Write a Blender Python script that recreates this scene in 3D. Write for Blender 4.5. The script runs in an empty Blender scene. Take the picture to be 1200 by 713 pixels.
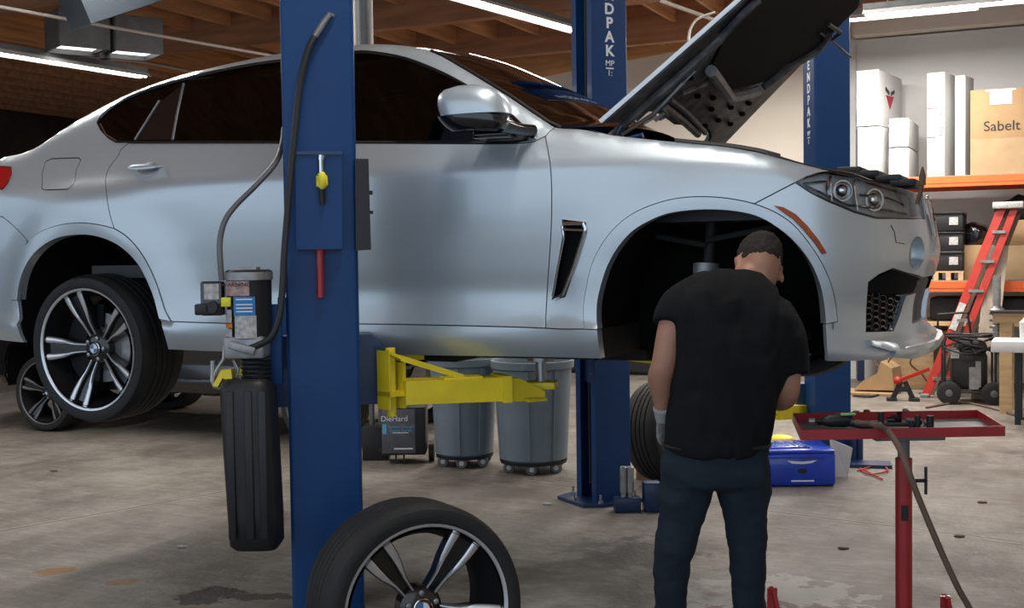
import bpy, bmesh, math, random
import numpy as np
from mathutils import Vector, Matrix, Euler, noise
from mathutils.geometry import delaunay_2d_cdt
random.seed(7)
C = bpy.context.scene.collection
PI = math.pi
R = math.radians
sc = bpy.context.scene
# ------------------------------------------------------------------ camera
F = 1400.0; HC = 1.55; YAW = R(25); PITCH = math.atan(56.5/F); ROLL = 0.014
fwd0 = Vector((-math.sin(YAW), math.cos(YAW), 0)); right0 = Vector((math.cos(YAW), math.sin(YAW), 0)); up0 = Vector((0, 0, 1))
fw = (fwd0*math.cos(PITCH) - up0*math.sin(PITCH)).normalized()
upv = (up0*math.cos(PITCH) + fwd0*math.sin(PITCH)).normalized()
rt = (right0*math.cos(ROLL) - upv*math.sin(ROLL)).normalized()
upv = (upv*math.cos(ROLL) + right0*math.sin(ROLL)).normalized()
CAM = Vector((0, 0, HC))
def ray(px, py): return fw*F + rt*(px-600) + upv*(356.5-py)
def at_y(px, py, y): d = ray(px, py); return CAM + d*(y/d.y)
def at_z(px, py, z=0.0): d = ray(px, py); return CAM + d*((z-HC)/d.z)
def at_d(px, py, D): d = ray(px, py); return CAM + d*(D/d.dot(fwd0))      # D = ground distance along the view
def at_plane(px, py, o, n): d = ray(px, py); return CAM + d*((o-CAM).dot(n)/d.dot(n))
def proj(P): v = P-CAM; w = v.dot(fw); return 600+F*v.dot(rt)/w, 356.5-F*v.dot(upv)/w
cd = bpy.data.cameras.new('camera'); cam = bpy.data.objects.new('camera', cd); C.objects.link(cam)
cd.sensor_width = 36; cd.lens = 36*F/1200; cd.clip_end = 200
M = Matrix((rt, upv, -fw)).transposed().to_4x4(); M.translation = CAM
cam.matrix_world = M; sc.camera = cam
sc.view_settings.view_transform = 'Standard'; sc.view_settings.look = 'None'
sc.view_settings.gamma = 1; sc.view_settings.use_curve_mapping = False

# ------------------------------------------------------------------ materials
def new_mat(name):
    m = bpy.data.materials.new(name); m.use_nodes = True
    nt = m.node_tree; b = nt.nodes['Principled BSDF']; return m, nt, b
def mat(name, col, rough=.5, metal=0., coat=0., nz=0., nscale=8., bump=0., bscale=40., col2=None, emis=None, estr=0., spec=None, stretch=None, sheen=0):
    m, nt, b = new_mat(name)
    b.inputs['Base Color'].default_value = (*col, 1); b.inputs['Roughness'].default_value = rough
    b.inputs['Metallic'].default_value = metal; b.inputs['Coat Weight'].default_value = coat
    b.inputs['Coat Roughness'].default_value = .08
    if spec is not None: b.inputs['Specular IOR Level'].default_value = spec
    if emis: b.inputs['Emission Color'].default_value = (*emis, 1); b.inputs['Emission Strength'].default_value = estr
    if sheen: b.inputs['Sheen Weight'].default_value = sheen
    if nz or bump:
        tc = nt.nodes.new('ShaderNodeTexCoord'); mp = nt.nodes.new('ShaderNodeMapping')
        nt.links.new(tc.outputs['Object'], mp.inputs[0])
        if stretch: mp.inputs['Scale'].default_value = stretch
    if nz:
        n = nt.nodes.new('ShaderNodeTexNoise'); n.inputs['Scale'].default_value = nscale; n.inputs['Detail'].default_value = 6
        nt.links.new(mp.outputs[0], n.inputs['Vector'])
        r = nt.nodes.new('ShaderNodeValToRGB'); r.color_ramp.elements[0].position = .3; r.color_ramp.elements[1].position = .7
        c2 = col2 or tuple(c*(1-nz) for c in col)
        r.color_ramp.elements[0].color = (*c2, 1); r.color_ramp.elements[1].color = (*col, 1)
        nt.links.new(n.outputs['Fac'], r.inputs[0]); nt.links.new(r.outputs[0], b.inputs['Base Color'])
    if bump:
        n = nt.nodes.new('ShaderNodeTexNoise'); n.inputs['Scale'].default_value = bscale; n.inputs['Detail'].default_value = 4
        nt.links.new(mp.outputs[0], n.inputs['Vector'])
        bp = nt.nodes.new('ShaderNodeBump'); bp.inputs['Strength'].default_value = bump; bp.inputs['Distance'].default_value = .01
        nt.links.new(n.outputs['Fac'], bp.inputs['Height']); nt.links.new(bp.outputs[0], b.inputs['Normal'])
    return m
M_ = {}
M_['paint'] = mat('silver_paint', (.53, .60, .645), .38, .55, .7)
M_['paint_black'] = mat('black_paint', (.008, .009, .011), .2, .2, 1)
M_['black'] = mat('black_plastic', (.012, .012, .013), .5)
M_['blackgloss'] = mat('gloss_black', (.008, .008, .009), .12, 0, .6)
M_['void'] = mat('dark_liner', (.006, .006, .007), .85, spec=.15, nz=.5, nscale=10)
M_['under'] = mat('underbody', (.015, .014, .014), .7, nz=.6, nscale=14)
M_['tyre'] = mat('tyre_rubber', (.016, .016, .017), .65, nz=.35, nscale=12, bump=.15, bscale=60)
M_['rimblack'] = mat('rim_black', (.010, .010, .011), .25, .1, .5)
M_['barrel'] = mat('wheel_barrel', (.006, .006, .007), .6, spec=.25)
M_['header'] = mat('timber_header', (.66, .30, .11), .75, nz=.5, nscale=3, stretch=(6, .5, 9))
M_['rimsilver'] = mat('machined_alloy', (.72, .73, .75), .3, .75)
M_['chrome'] = mat('chrome', (.75, .77, .8), .15, 1)
M_['steel'] = mat('steel', (.42, .43, .44), .38, .85, nz=.3, nscale=20)
M_['alu'] = mat('cast_alloy', (.4, .4, .4), .5, .6, nz=.35, nscale=25)
M_['blue'] = mat('lift_blue', (.004, .047, .17), .45, 0, .05, nz=.12, nscale=3, spec=.3)
M_['bluedeep'] = mat('lift_blue_dark', (.005, .028, .10), .4, 0, .2)
M_['yellow'] = mat('arm_yellow', (.86, .68, .02), .45, 0, .1, nz=.18, nscale=9)
M_['red'] = mat('red_enamel', (.38, .015, .02), .4, 0, .3, nz=.25, nscale=8)
M_['ladderred'] = mat('ladder_red', (.45, .022, .011), .5, nz=.2, nscale=10)
M_['orange'] = mat('rack_orange', (.85, .15, .03), .5, nz=.15, nscale=8)
M_['white'] = mat('white_card', (.64, .64, .635), .75, nz=.06, nscale=4)
M_['whitepaint'] = mat('white_letters', (.85, .87, .9), .5)
M_['card'] = mat('cardboard', (.38, .24, .12), .85, nz=.2, nscale=5)
M_['card2'] = mat('cardboard_pale', (.44, .30, .165), .85, nz=.2, nscale=5)
M_['wood'] = mat('pale_timber', (.62, .42, .22), .7, nz=.3, nscale=4, stretch=(1, 1, 6))
M_['greyplank'] = mat('weathered_plank', (.36, .29, .23), .8, nz=.35, nscale=6, stretch=(4, 4, .8))
M_['skin'] = mat('skin', (.40, .20, .13), .5, nz=.22, nscale=9)
M_['hair'] = mat('short_hair', (.022, .015, .011), .85, nz=.4, nscale=120, bump=.4, bscale=300)
M_['shirt'] = mat('black_cotton', (.0055, .006, .007), .9, bump=.5, bscale=12, spec=.25)
M_['jeans'] = mat('dark_denim', (.005, .018, .032), .9, nz=.45, nscale=14, bump=.5, bscale=22)
M_['glove'] = mat('grey_glove', (.42, .40, .37), .8, nz=.3, nscale=30)
M_['bin'] = mat('grey_bin_plastic', (.17, .22, .26), .42, nz=.15, nscale=5)
M_['bluebox'] = mat('blue_plastic', (.004, .06, .62), .25, 0, .5, nz=.25, nscale=8)
M_['amber'] = mat('amber_reflector', (.42, .085, .012), .4, 0, 0, nz=.3, nscale=40, spec=.3)
M_['redlens'] = mat('red_lens', (.5, .006, .01), .12, 0, 1)
M_['lamp'] = mat('lamp_reflector', (.82, .84, .86), .35, .1, nz=.6, nscale=9)
M_['label'] = mat('printed_label', (.62, .60, .58), .6, nz=.55, nscale=60)
M_['labelpink'] = mat('pink_label', (.55, .36, .32), .6, nz=.6, nscale=50, col2=(.3, .18, .18))
M_['labelblue'] = mat('blue_label', (.03, .20, .48), .5)
M_['sticker'] = mat('yellow_sticker', (.8, .72, .03), .5)
M_['stickerorange'] = mat('orange_sticker', (.7, .2, .03), .5)
M_['hoodin'] = mat('hood_inner_metal', (.21, .215, .22), .45, .3, nz=.55, nscale=14, col2=(.04, .04, .043))
M_['pad'] = mat('hood_felt', (.006, .006, .006), .95, nz=.3, nscale=14, bump=.2)
M_['galv'] = mat('galvanised', (.17, .175, .18), .5, .4, nz=.3, nscale=8)
M_['conduit'] = mat('conduit', (.55, .5, .46), .5, .3)
M_['tube'] = mat('lit_tube', (1, 1, 1), .4, emis=(1, .97, .93), estr=16)
M_['brown'] = mat('brown_board', (.16, .10, .07), .8, nz=.3)
M_['redmark'] = mat('red_print', (.42, .01, .04), .6)
M_['blackmark'] = mat('black_print', (.015, .015, .015), .6)
M_['seat'] = mat('beige_leather', (.17, .15, .13), .6)
M_['greenglow'] = mat('green_fitting', (.25, .42, .2), .4)
def glass(name, tint, rough=.02, gl=.09):
    m = bpy.data.materials.new(name); m.use_nodes = True; nt = m.node_tree
    for n in list(nt.nodes): nt.nodes.remove(n)
    o = nt.nodes.new('ShaderNodeOutputMaterial'); mx = nt.nodes.new('ShaderNodeMixShader')
    t = nt.nodes.new('ShaderNodeBsdfTransparent'); t.inputs[0].default_value = (*tint, 1)
    g = nt.nodes.new('ShaderNodeBsdfGlossy'); g.inputs[0].default_value = (.9, .95, 1, 1); g.inputs['Roughness'].default_value = rough
    lw = nt.nodes.new('ShaderNodeFresnel'); lw.inputs[0].default_value = 1.45
    nt.links.new(lw.outputs[0], mx.inputs[0]); nt.links.new(t.outputs[0], mx.inputs[1]); nt.links.new(g.outputs[0], mx.inputs[2])
    nt.links.new(mx.outputs[0], o.inputs[0]); return m
M_['glass'] = glass('tinted_glass', (.06, .06, .065))
M_['screen'] = glass('windscreen_glass', (.12, .13, .13))
M_['clear'] = glass('clear_lens', (.97, .98, .98))

# ------------------------------------------------------------------ mesh building
class MB:
    def __init__(s): s.v = []; s.f = []; s.m = []; s.cm = 0
    def add(s, vs, fs, T=None):
        k = len(s.v)
        for p in vs:
            p = Vector(p)
            s.v.append(T @ p if T else p)
        for f in fs: s.f.append([i+k for i in f]); s.m.append(s.cm)
        return s
    def box(s, c, d, rz=0, rx=0, ry=0, bev=0):
        c = Vector(c); T = Matrix.Translation(c) @ Euler((rx, ry, rz)).to_matrix().to_4x4()
        hx, hy, hz = d[0]/2, d[1]/2, d[2]/2
        if bev <= 0:
            vs = [(x, y, z) for z in (-hz, hz) for x, y in ((-hx, -hy), (hx, -hy), (hx, hy), (-hx, hy))]
            return s.add(vs, [(3, 2, 1, 0), (4, 5, 6, 7), (0, 1, 5, 4), (1, 2, 6, 5), (2, 3, 7, 6), (3, 0, 4, 7)], T)
        b = min(bev, hx*.99, hy*.99, hz*.99); rings = []
        for z, o in ((-hz, b), (-hz+b*.3, b*.3), (-hz+b, 0), (hz-b, 0), (hz-b*.3, b*.3), (hz, b)):
            ring = []
            for sx, sy, a0 in ((1, 1, 0), (-1, 1, 90), (-1, -1, 180), (1, -1, 270)):
                for k in range(4):
                    a = R(a0+30*k); ring.append((sx*(hx-b)+(b-o)*math.cos(a), sy*(hy-b)+(b-o)*math.sin(a), z))
            rings.append(ring)
        return s.loft(rings, T, True)
    def loft(s, rings, T=None, cap=True, closed=True):
        n = len(rings[0]); vs = [p for r in rings for p in r]; fs = []
        for i in range(len(rings)-1):
            for j in range(n if closed else n-1):
                a, b = i*n+j, i*n+(j+1) % n; fs.append((a, b, b+n, a+n))
        if cap: fs.append(tuple(range(n-1, -1, -1))); fs.append(tuple(range((len(rings)-1)*n, len(rings)*n)))
        return s.add(vs, fs, T)
    def lathe(s, prof, n=32, T=None, axis='z', cap=True):
        rings = []
        for r, h in prof:
            ring = []
            for k in range(n):
                a = 2*PI*k/n; x, y = r*math.cos(a), r*math.sin(a)
                ring.append((x, y, h) if axis == 'z' else ((x, h, -y) if axis == 'y' else (h, x, y)))
            rings.append(ring)
        return s.loft(rings, T, cap)
    def cyl(s, p, q, r, r2=None, n=14):
        p, q = Vector(p), Vector(q); d = q-p; T = Matrix.Translation(p) @ d.to_track_quat('Z', 'Y').to_matrix().to_4x4()
        return s.lathe([(r, 0), (r if r2 is None else r2, d.length)], n, T)
    def tube(s, pts, r, n=8, cap=True):
        pts = [Vector(p) for p in pts]; rings = []; N = len(pts); up = None
        for i, p in enumerate(pts):
            d = (pts[min(i+1, N-1)]-pts[max(i-1, 0)]).normalized()
            if up is None: up = Vector((0, 0, 1)) if abs(d.z) < .9 else Vector((1, 0, 0))
            x = d.cross(up).normalized(); y = x.cross(d).normalized(); up = y
            rr = r[i] if isinstance(r, (list, tuple)) else r
            rings.append([p+(x*math.cos(2*PI*k/n)+y*math.sin(2*PI*k/n))*rr for k in range(n)])
        return s.loft(rings, None, cap)
    def beam(s, p, q, w, h, up=(0, 0, 1)):
        p, q = Vector(p), Vector(q); d = (q-p).normalized(); x = d.cross(Vector(up)).normalized(); y = x.cross(d).normalized()
        rg = lambda c: [c+x*w/2+y*h/2, c-x*w/2+y*h/2, c-x*w/2-y*h/2, c+x*w/2-y*h/2]
        return s.loft([rg(p), rg(q)])
    def prism(s, poly, ext):                       # poly: list of 3d points (planar), ext: vector
        ext = Vector(ext); a = [Vector(p) for p in poly]; return s.loft([a, [p+ext for p in a]])
    def sphere(s, c, r, n=16, m=10, T=None):
        if not isinstance(r, (tuple, list)): r = (r, r, r)
        rings = []
        for i in range(m+1):
            t = PI*i/m; t = max(t, .02); t = min(t, PI-.02)
            rings.append([(c[0]+r[0]*math.sin(t)*math.cos(2*PI*k/n), c[1]+r[1]*math.sin(t)*math.sin(2*PI*k/n), c[2]-r[2]*math.cos(t)) for k in range(n)])
        return s.loft(rings, T)
def mesh_of(name, mb, mats, smooth=True, sharp=35, fix=True):
    me = bpy.data.meshes.new(name); me.from_pydata([tuple(v) for v in mb.v], [], mb.f)
    if not isinstance(mats, (list, tuple)): mats = [mats]
    for m in mats: me.materials.append(m)
    if len(mats) > 1: me.polygons.foreach_set('material_index', mb.m)
    bm = bmesh.new(); bm.from_mesh(me)
    if fix: bmesh.ops.recalc_face_normals(bm, faces=bm.faces)
    if smooth:
        for f in bm.faces: f.smooth = True
        for e in bm.edges:
            if len(e.link_faces) != 2 or e.calc_face_angle(0) > R(sharp): e.smooth = False
    bm.to_mesh(me); bm.free(); me.update(); return me
def obj(name, mb, mats, parent=None, smooth=True, sharp=35, world=True, label=None, fix=True):
    if parent is not None and world:
        inv_ = wm(parent).inverted(); mb.v = [inv_ @ Vector(v) for v in mb.v]
    if isinstance(mats, str): mats = M_[mats]
    elif isinstance(mats, (list, tuple)): mats = [M_[m] if isinstance(m, str) else m for m in mats]
    o = bpy.data.objects.new(name, mesh_of(name, mb, mats, smooth, sharp, fix)); C.objects.link(o)
    if parent is not None: o.parent = parent
    if label: o['label'] = label
    return o
def wm(o):
    m = o.matrix_basis.copy()
    while o.parent is not None: o = o.parent; m = o.matrix_basis @ m
    return m
def tag(o, label, cat, group=None, kind=None):
    if label: o['label'] = label
    if cat: o['category'] = cat
    if group: o['group'] = group
    if kind: o['kind'] = kind
    return o
def thing(name, label, cat, loc=(0, 0, 0), rz=0, group=None, rx=0, ry=0):
    o = bpy.data.objects.new(name, None); C.objects.link(o); o.location = loc; o.rotation_euler = (rx, ry, rz)
    o.empty_display_size = .1
    return tag(o, label, cat, group)
def one(name, mb, mats, label, cat, base, group=None, rz=0, **k):   # a thing that is one mesh, origin at its base
    base = Vector(base); T = Matrix.Translation(base) @ Matrix.Rotation(rz, 4, 'Z'); Ti = T.inverted()
    mb.v = [Ti @ Vector(v) for v in mb.v]
    o = obj(name, mb, mats, **k); o.location = base; o.rotation_euler = (0, 0, rz); return tag(o, label, cat, group)
def struct(name, mb, m, **k):
    o = obj(name, mb, m, **k); o['kind'] = 'structure'; return o
def copy_tree(o, parent=None, keep=True):
    c = o.copy(); C.objects.link(c); c.parent = parent
    for ch in [x for x in bpy.data.objects if x.parent == o]: copy_tree(ch, c)
    return c
def crom(pts, n=6, closed=False):
    out = []; N = len(pts); P = [Vector(p) for p in pts]
    for i in range(N if closed else N-1):
        g = lambda k: P[k % N] if closed else P[min(max(k, 0), N-1)]
        a, b, c, d = g(i-1), g(i), g(i+1), g(i+2)
        for j in range(n):
            t = j/n; out.append(.5*((2*b)+(c-a)*t+(2*a-5*b+4*c-d)*t*t+(3*b-3*c+d-a)*t**3))
    if not closed: out.append(P[-1])
    return out
def text_mb(txt, size, T, ext=.001, mb=None, align='CENTER', bold=0):
    cu = bpy.data.curves.new('t', 'FONT'); cu.body = txt; cu.size = size; cu.extrude = ext; cu.align_x = align; cu.align_y = 'CENTER'; cu.offset = size*bold
    to = bpy.data.objects.new('t', cu); C.objects.link(to); dg = bpy.context.evaluated_depsgraph_get(); dg.update()
    me = bpy.data.meshes.new_from_object(to.evaluated_get(dg)); mb = mb or MB()
    mb.add([v.co.copy() for v in me.vertices], [tuple(p.vertices) for p in me.polygons], T)
    bpy.data.objects.remove(to); bpy.data.curves.remove(cu); bpy.data.meshes.remove(me); return mb
def frame(o, x, y, z=None):      # matrix with columns x, y, x cross y
    x = Vector(x).normalized(); y = Vector(y).normalized(); z = x.cross(y)
    m = Matrix((x, y, z)).transposed().to_4x4(); m.translation = Vector(o); return m
# ================================================================== the silver car
Y0, YC = 4.22, 5.20
AF, AR, AZ, ARAD = -1.19, -4.17, 1.285, .42
ZT = np.array([(1.0, .20), (1.12, .11), (1.15, .085), (1.20, .055), (1.262, .040), (1.275, .058), (1.36, .066), (1.5, .058), (1.65, .038), (1.78, .026),
               (1.86, .025), (1.905, .030), (1.93, .045), (1.99, .075), (2.05, .105), (2.15, .150), (2.3, .225), (2.42, .29), (2.50, .345), (2.62, .46)])
def pchip(T):
    x, y = T[:, 0], T[:, 1]; h = np.diff(x); d = np.diff(y)/h; m = np.zeros(len(x)); m[0] = d[0]; m[-1] = d[-1]
    for i in range(1, len(x)-1):
        if d[i-1]*d[i] > 0: w1, w2 = 2*h[i]+h[i-1], h[i]+2*h[i-1]; m[i] = (w1+w2)/(w1/d[i-1]+w2/d[i])
    def f(v):
        v = min(max(v, x[0]), x[-1]); i = min(max(int(np.searchsorted(x, v))-1, 0), len(h)-1); t = (v-x[i])/h[i]
        return y[i]*(1+2*t)*(1-t)**2+m[i]*h[i]*t*(1-t)**2+y[i+1]*t*t*(3-2*t)+m[i+1]*h[i]*t*t*(t-1)
    return f
inb = pchip(ZT)
noseX = pchip(np.array([(1.0, -.60), (1.12, -.53), (1.17, -.50), (1.24, -.56), (1.32, -.555), (1.45, -.52), (1.55, -.50), (1.62, -.51), (1.75, -.535), (1.86, -.56), (1.95, -.68), (2.1, -.85)]))
XF0, XR0 = -1.02, -4.72; A0 = .52; SF = XF0+A0*PI/2; AR0 = .42; SR = XR0-AR0*PI/2
Xr = pchip(np.array([(1.0, -4.95), (1.2, -5.05), (1.5, -5.12), (1.9, -5.10), (2.1, -5.06), (2.2, -5.0), (2.6, -4.8)]))
def smooth01(t): t = min(max(t, 0), 1); return t*t*(3-2*t)
TOP = None
def Surf(s, z, off=0.0):
    ib = inb(z)
    for xc, amp in ((AF, .036), (AR, .048)):                       # flares over the wheels
        r = math.hypot(s-xc, (z-AZ)*(1.0 if z > AZ else .9)); ib -= amp*math.exp(-((r-.43)/.15)**2)
    ib -= .020*math.exp(-((s-AR)/.55)**2-((z-1.84)/.07)**2)         # haunch
    ib += .016*math.exp(-((z-1.40)/.08)**2)*smooth01((s+3.7)/.4)*smooth01((-1.6-s)/.3)
    if TOP is not None:
        zt = TOP(s); rr = .07
        if z > zt-rr: t = min((z-zt+rr)/rr, 1); ib += .045*(1-math.sqrt(max(1-t*t, 0)))
    W = YC-Y0-ib+off
    if s > XF0:
        p = 2.9; th = (s-XF0)/A0; c, q = max(math.cos(th), 0), math.sin(th); r = (c**p+q**p)**(-1/p); A = noseX(z)-XF0+off
        return Vector((XF0+A*r*q, YC-W*r*c, z))
    if s < XR0:
        p = 3.0; th = (XR0-s)/AR0; c, q = max(math.cos(th), 0), math.sin(th); r = (c**p+q**p)**(-1/p); A = XR0-Xr(z)+off
        return Vector((XR0-A*r*q, YC-W*r*c, z))
    return Vector((s, YC-W, z))
_cache = {}
def inv(px, py):
    k = (round(px, 2), round(py, 2), TOP is None)
    if k in _cache: return _cache[k]
    P = at_y(px, py, Y0+.08); s, z = P.x, P.z
    if s > XF0: s = XF0+A0*math.atan2((s-XF0)/.5, .8)
    for it in range(14):
        s = min(max(s, SR+.01), SF-.005); z = min(max(z, 1.02), 2.6)
        a = proj(Surf(s, z)); e = (px-a[0], py-a[1])
        if abs(e[0])+abs(e[1]) < .02: break
        h = .002; b = proj(Surf(s+h, z)); c = proj(Surf(s, z+h))
        J = np.array([[(b[0]-a[0])/h, (c[0]-a[0])/h], [(b[1]-a[1])/h, (c[1]-a[1])/h]])
        try: d = np.linalg.solve(J, e)
        except Exception: break
        n = float(np.hypot(*d)); d = d*min(1, .12/max(n, 1e-9)); s += d[0]; z += d[1]
    _cache[k] = (s, z); return s, z
def Q(pts, n=0):                                                    # photo polyline -> surface coordinates, optionally smoothed
    q = [Vector((x, y, 0)) for x, y in pts]
    if n: q = crom(q, n)
    return [inv(p.x, p.y) for p in q]
def dens(poly, step=.02, closed=True):
    out = []; N = len(poly)
    for i in range(N if closed else N-1):
        a, b = poly[i], poly[(i+1) % N]; L = math.hypot(b[0]-a[0], b[1]-a[1])
        if L < 1e-5: continue
        k = max(1, int(L/step+.5))
        for j in range(k): out.append((a[0]+(b[0]-a[0])*j/k, a[1]+(b[1]-a[1])*j/k))
    if not closed: out.append(poly[-1])
    return out
def area(p): return sum(p[i][0]*p[(i+1) % len(p)][1]-p[(i+1) % len(p)][0]*p[i][1] for i in range(len(p)))/2
def shrink(p, d):
    if area(p) < 0: p = p[::-1]
    out = []; N = len(p)
    for i in range(N):
        a, b, c = Vector(p[i-1]), Vector(p[i]), Vector(p[(i+1) % N]); u = (b-a).normalized(); v = (c-b).normalized()
        n1 = Vector((-u.y, u.x)); n2 = Vector((-v.y, v.x)); n = (n1+n2)
        n = n.normalized()*min(1/max(n.normalized().dot(n1), .4), 2) if n.length > 1e-4 else n1
        q = b+n*d; out.append((q.x, q.y))
    return out
def inside(pts, poly):
    P = np.asarray(pts, float); V = np.asarray(poly, float); W = np.roll(V, -1, 0); r = np.zeros(len(P), bool)
    for (x1, y1), (x2, y2) in zip(V, W):
        if y1 == y2: continue
        c = ((P[:, 1] > min(y1, y2)) & (P[:, 1] <= max(y1, y2))); xi = x1+(P[:, 1]-y1)*(x2-x1)/(y2-y1); r ^= c & (P[:, 0] < xi)
    return r
def bdist(P, poly):
    P = np.asarray(P, float); V = np.asarray(poly, float); W = np.roll(V, -1, 0); d = np.full(len(P), 9.)
    for a, b in zip(V, W):
        ab = b-a; L = (ab@ab) or 1e-12; t = np.clip(((P-a)@ab)/L, 0, 1); d = np.minimum(d, np.hypot(*(P-a-t[:, None]*ab).T))
    return d
def panel(name, loop, material, parent, holes=(), gap=.0022, off=0., thick=.02, grid=.03, label=None, step=.02, fn=None, mirror=True):
    fn = fn or (lambda s, z, o: Surf(s, z, o))
    loops = [shrink(dens(loop, step), gap) if gap else dens(loop, step)]
    if area(loops[0]) < 0: loops[0] = loops[0][::-1]
    for h in holes:
        h = dens(h, step)
        if area(h) < 0: h = h[::-1]
        loops.append(shrink(h, -gap) if gap else h)
    V = []; E = []
    for lp in loops:
        k = len(V); V += lp; E += [(k+i, k+(i+1) % len(lp)) for i in range(len(lp))]
    nb = len(V); a = np.array(loops[0]); lo, hi = a.min(0), a.max(0)
    gx, gy = np.meshgrid(np.arange(lo[0]+.005, hi[0], grid), np.arange(lo[1]+.005, hi[1], grid)); G = np.stack([gx.ravel(), gy.ravel()], 1)
    if len(G):
        m = inside(G, loops[0])
        for lp in loops[1:]: m &= ~inside(G, lp)
        G = G[m]
        for lp in loops: G = G[bdist(G, lp) > grid*.4] if len(G) else G
        V += [tuple(g) for g in G]
    r = delaunay_2d_cdt([Vector(v) for v in V], E, [], 0, 1e-6)
    co, fs = r[0], r[2]; cen = np.array([[sum(co[i].x for i in f)/len(f), sum(co[i].y for i in f)/len(f)] for f in fs])
    m = inside(cen, loops[0])
    for lp in loops[1:]: m &= ~inside(cen, lp)
    fs = [f for f, k in zip(fs, m) if k]
    used = sorted({i for f in fs for i in f}); mp = {u: i for i, u in enumerate(used)}
    top = [fn(co[u].x, co[u].y, off) for u in used]; fs = [[mp[i] for i in f] for f in fs]
    if area([co[used[i]] for i in fs[0]]) < 0: pass
    bnd = {}
    for f in fs:
        for i in range(len(f)): e = (f[i], f[(i+1) % len(f)]); bnd[e] = bnd.get(e, 0)+1
    mb = MB(); mb.add(top, fs)
    be = [e for e in bnd if (e[1], e[0]) not in bnd]; ring = sorted({i for e in be for i in e}); rm = {}
    ext = []
    for i in ring:
        s, z = co[used[i]].x, co[used[i]].y; rm[i] = len(top)+len(ext); ext.append(fn(s, z, off-thick))
    mb.add(ext, []); mb.f += [[b, a, rm[a], rm[b]] for a, b in be]; mb.m += [0]*len(be)
    near = MB(); near.v = [v.copy() for v in mb.v]; near.f = mb.f; near.m = mb.m
    o = obj(name, near, material, parent, sharp=50, label=label)
    if mirror:
        far = MB(); far.v = [Vector((v.x, 2*YC-v.y, v.z)) for v in mb.v]; far.f = [f[::-1] for f in mb.f]; far.m = mb.m
        obj(name, far, material, parent, sharp=50, label=label)
    return o
# upper outline of the side (roof rail, pillar, wing top)
TOPPX = [(2, 183, .14), (20, 180, .14), (40, 173, .16), (60, 161, .19), (100, 136, .24), (150, 109, .28), (200, 90, .31), (250, 77, .33), (300, 66, .35), (340, 59, .36), (380, 54, .36),
         (415, 51, .36), (450, 51, .36), (480, 54, .36), (510, 62, .35), (540, 78, .31), (570, 96, .27), (600, 115, .22), (630, 136, .17), (655, 150, .14), (680, 151, .12), (705, 156, .10), (745, 161, .10),
         (800, 167, .10), (850, 172, .10), (880, 177, .10), (915, 184, .12), (945, 192, .13)]
tp = []
for px, py, i in TOPPX: p = at_y(px, py, Y0+i); tp.append((p.x, p.z))
_e = [inv(x, y) for x, y in ((976, 199), (1000, 202), (1030, 212), (1055, 219), (1076, 227))]; print('front top', tp[-3:], _e, SF)
tp = [(SR-.1, tp[0][1]-.05), (-5.0, tp[0][1]-.01)]+[t for t in tp if t[0] < _e[0][0]-.02]+_e+[(SF+.1, _e[-1][1]-.02)]
tp = sorted(tp); tp2 = [tp[0]]
for a in tp[1:]:
    if a[0] > tp2[-1][0]+.01: tp2.append(a)
TOPF = pchip(np.array(tp2))
pTOP = lambda s: TOPF(s)
TOP = pTOP
ts = lambda s0, s1, n, d=0: [(s0+(s1-s0)*i/n, TOPF(s0+(s1-s0)*i/n)-d) for i in range(n+1)]
car = thing('car', 'silver sport utility coupe raised on the two-post lift with its bonnet open', 'car', (-2.65, YC, 1.10))
# --- shared lines (photo coordinates)
DR = Q([(141, 176), (139, 182), (129, 195), (124, 207), (124, 218), (126, 237), (130, 256), (134, 268)], 3)          # rear door back edge
TR = Q([(13, 352), (14, 335), (18, 315), (26, 295), (38, 279), (54, 269), (75, 263), (98, 261.5), (118, 264), (134, 268)], 3)   # trim over rear wheel
TR2 = Q([(134, 268), (147, 276), (160, 289), (172, 307), (182, 328), (189, 348), (194, 364), (201, 377)], 3)
OR_ = Q([(21, 352), (23, 335), (28, 318), (37, 302), (50, 289), (66, 280), (84, 276), (102, 275.5), (120, 279), (138, 287), (153, 299), (165, 314), (174, 332), (181, 350), (187, 374), (193, 395), (197, 410)], 3)
TF = Q([(685, 386), (684, 360), (688, 334), (694, 310), (704, 289), (718, 270), (735, 255), (755, 244), (782, 235), (810, 231), (842, 231.5), (872, 236), (895, 243), (912, 251), (930, 264), (947, 284), (962, 307), (973, 332), (979, 357), (981, 377)], 3)
OF_ = Q([(704, 420), (701, 395), (700, 370), (701, 352), (706, 331), (713, 311), (725, 290), (741, 272), (760, 260), (782, 251), (808, 247), (835, 246), (862, 248), (885, 253), (905, 263), (928, 281), (948, 306), (960, 333), (965, 357), (967, 380), (968, 400), (969, 424)], 3)
SEAM = Q([(201, 377), (240, 378.5), (300, 380), (430, 380), (520, 381.5), (600, 383.5), (639, 385), (660, 386), (685, 386)], 3)
SILLB = Q([(197, 410), (240, 412), (320, 414), (430, 416), (520, 417.5), (620, 419), (704, 421)], 3)
DF = Q([(639, 160), (642, 176), (645, 195), (646.5, 225), (646, 265), (644, 300), (641, 345), (639, 385)], 3)
BELT = [(126, 167.5), (150, 168), (215, 168), (300, 168), (370, 168), (430, 168), (520, 168.5), (600, 168.5), (626, 166)]
sB = Q(BELT, 3)
sp = inv(372, 168)[0]                                               # door split hides behind the lift column
zb = inv(372, 168)[1]; spb = inv(385, 380.2)
DS = [(sp, zb), (sp+.005, zb-.2), (sp+.01, zb-.5), spb]
near = lambda pts, f: [p for p in pts if f(p)]
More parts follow.
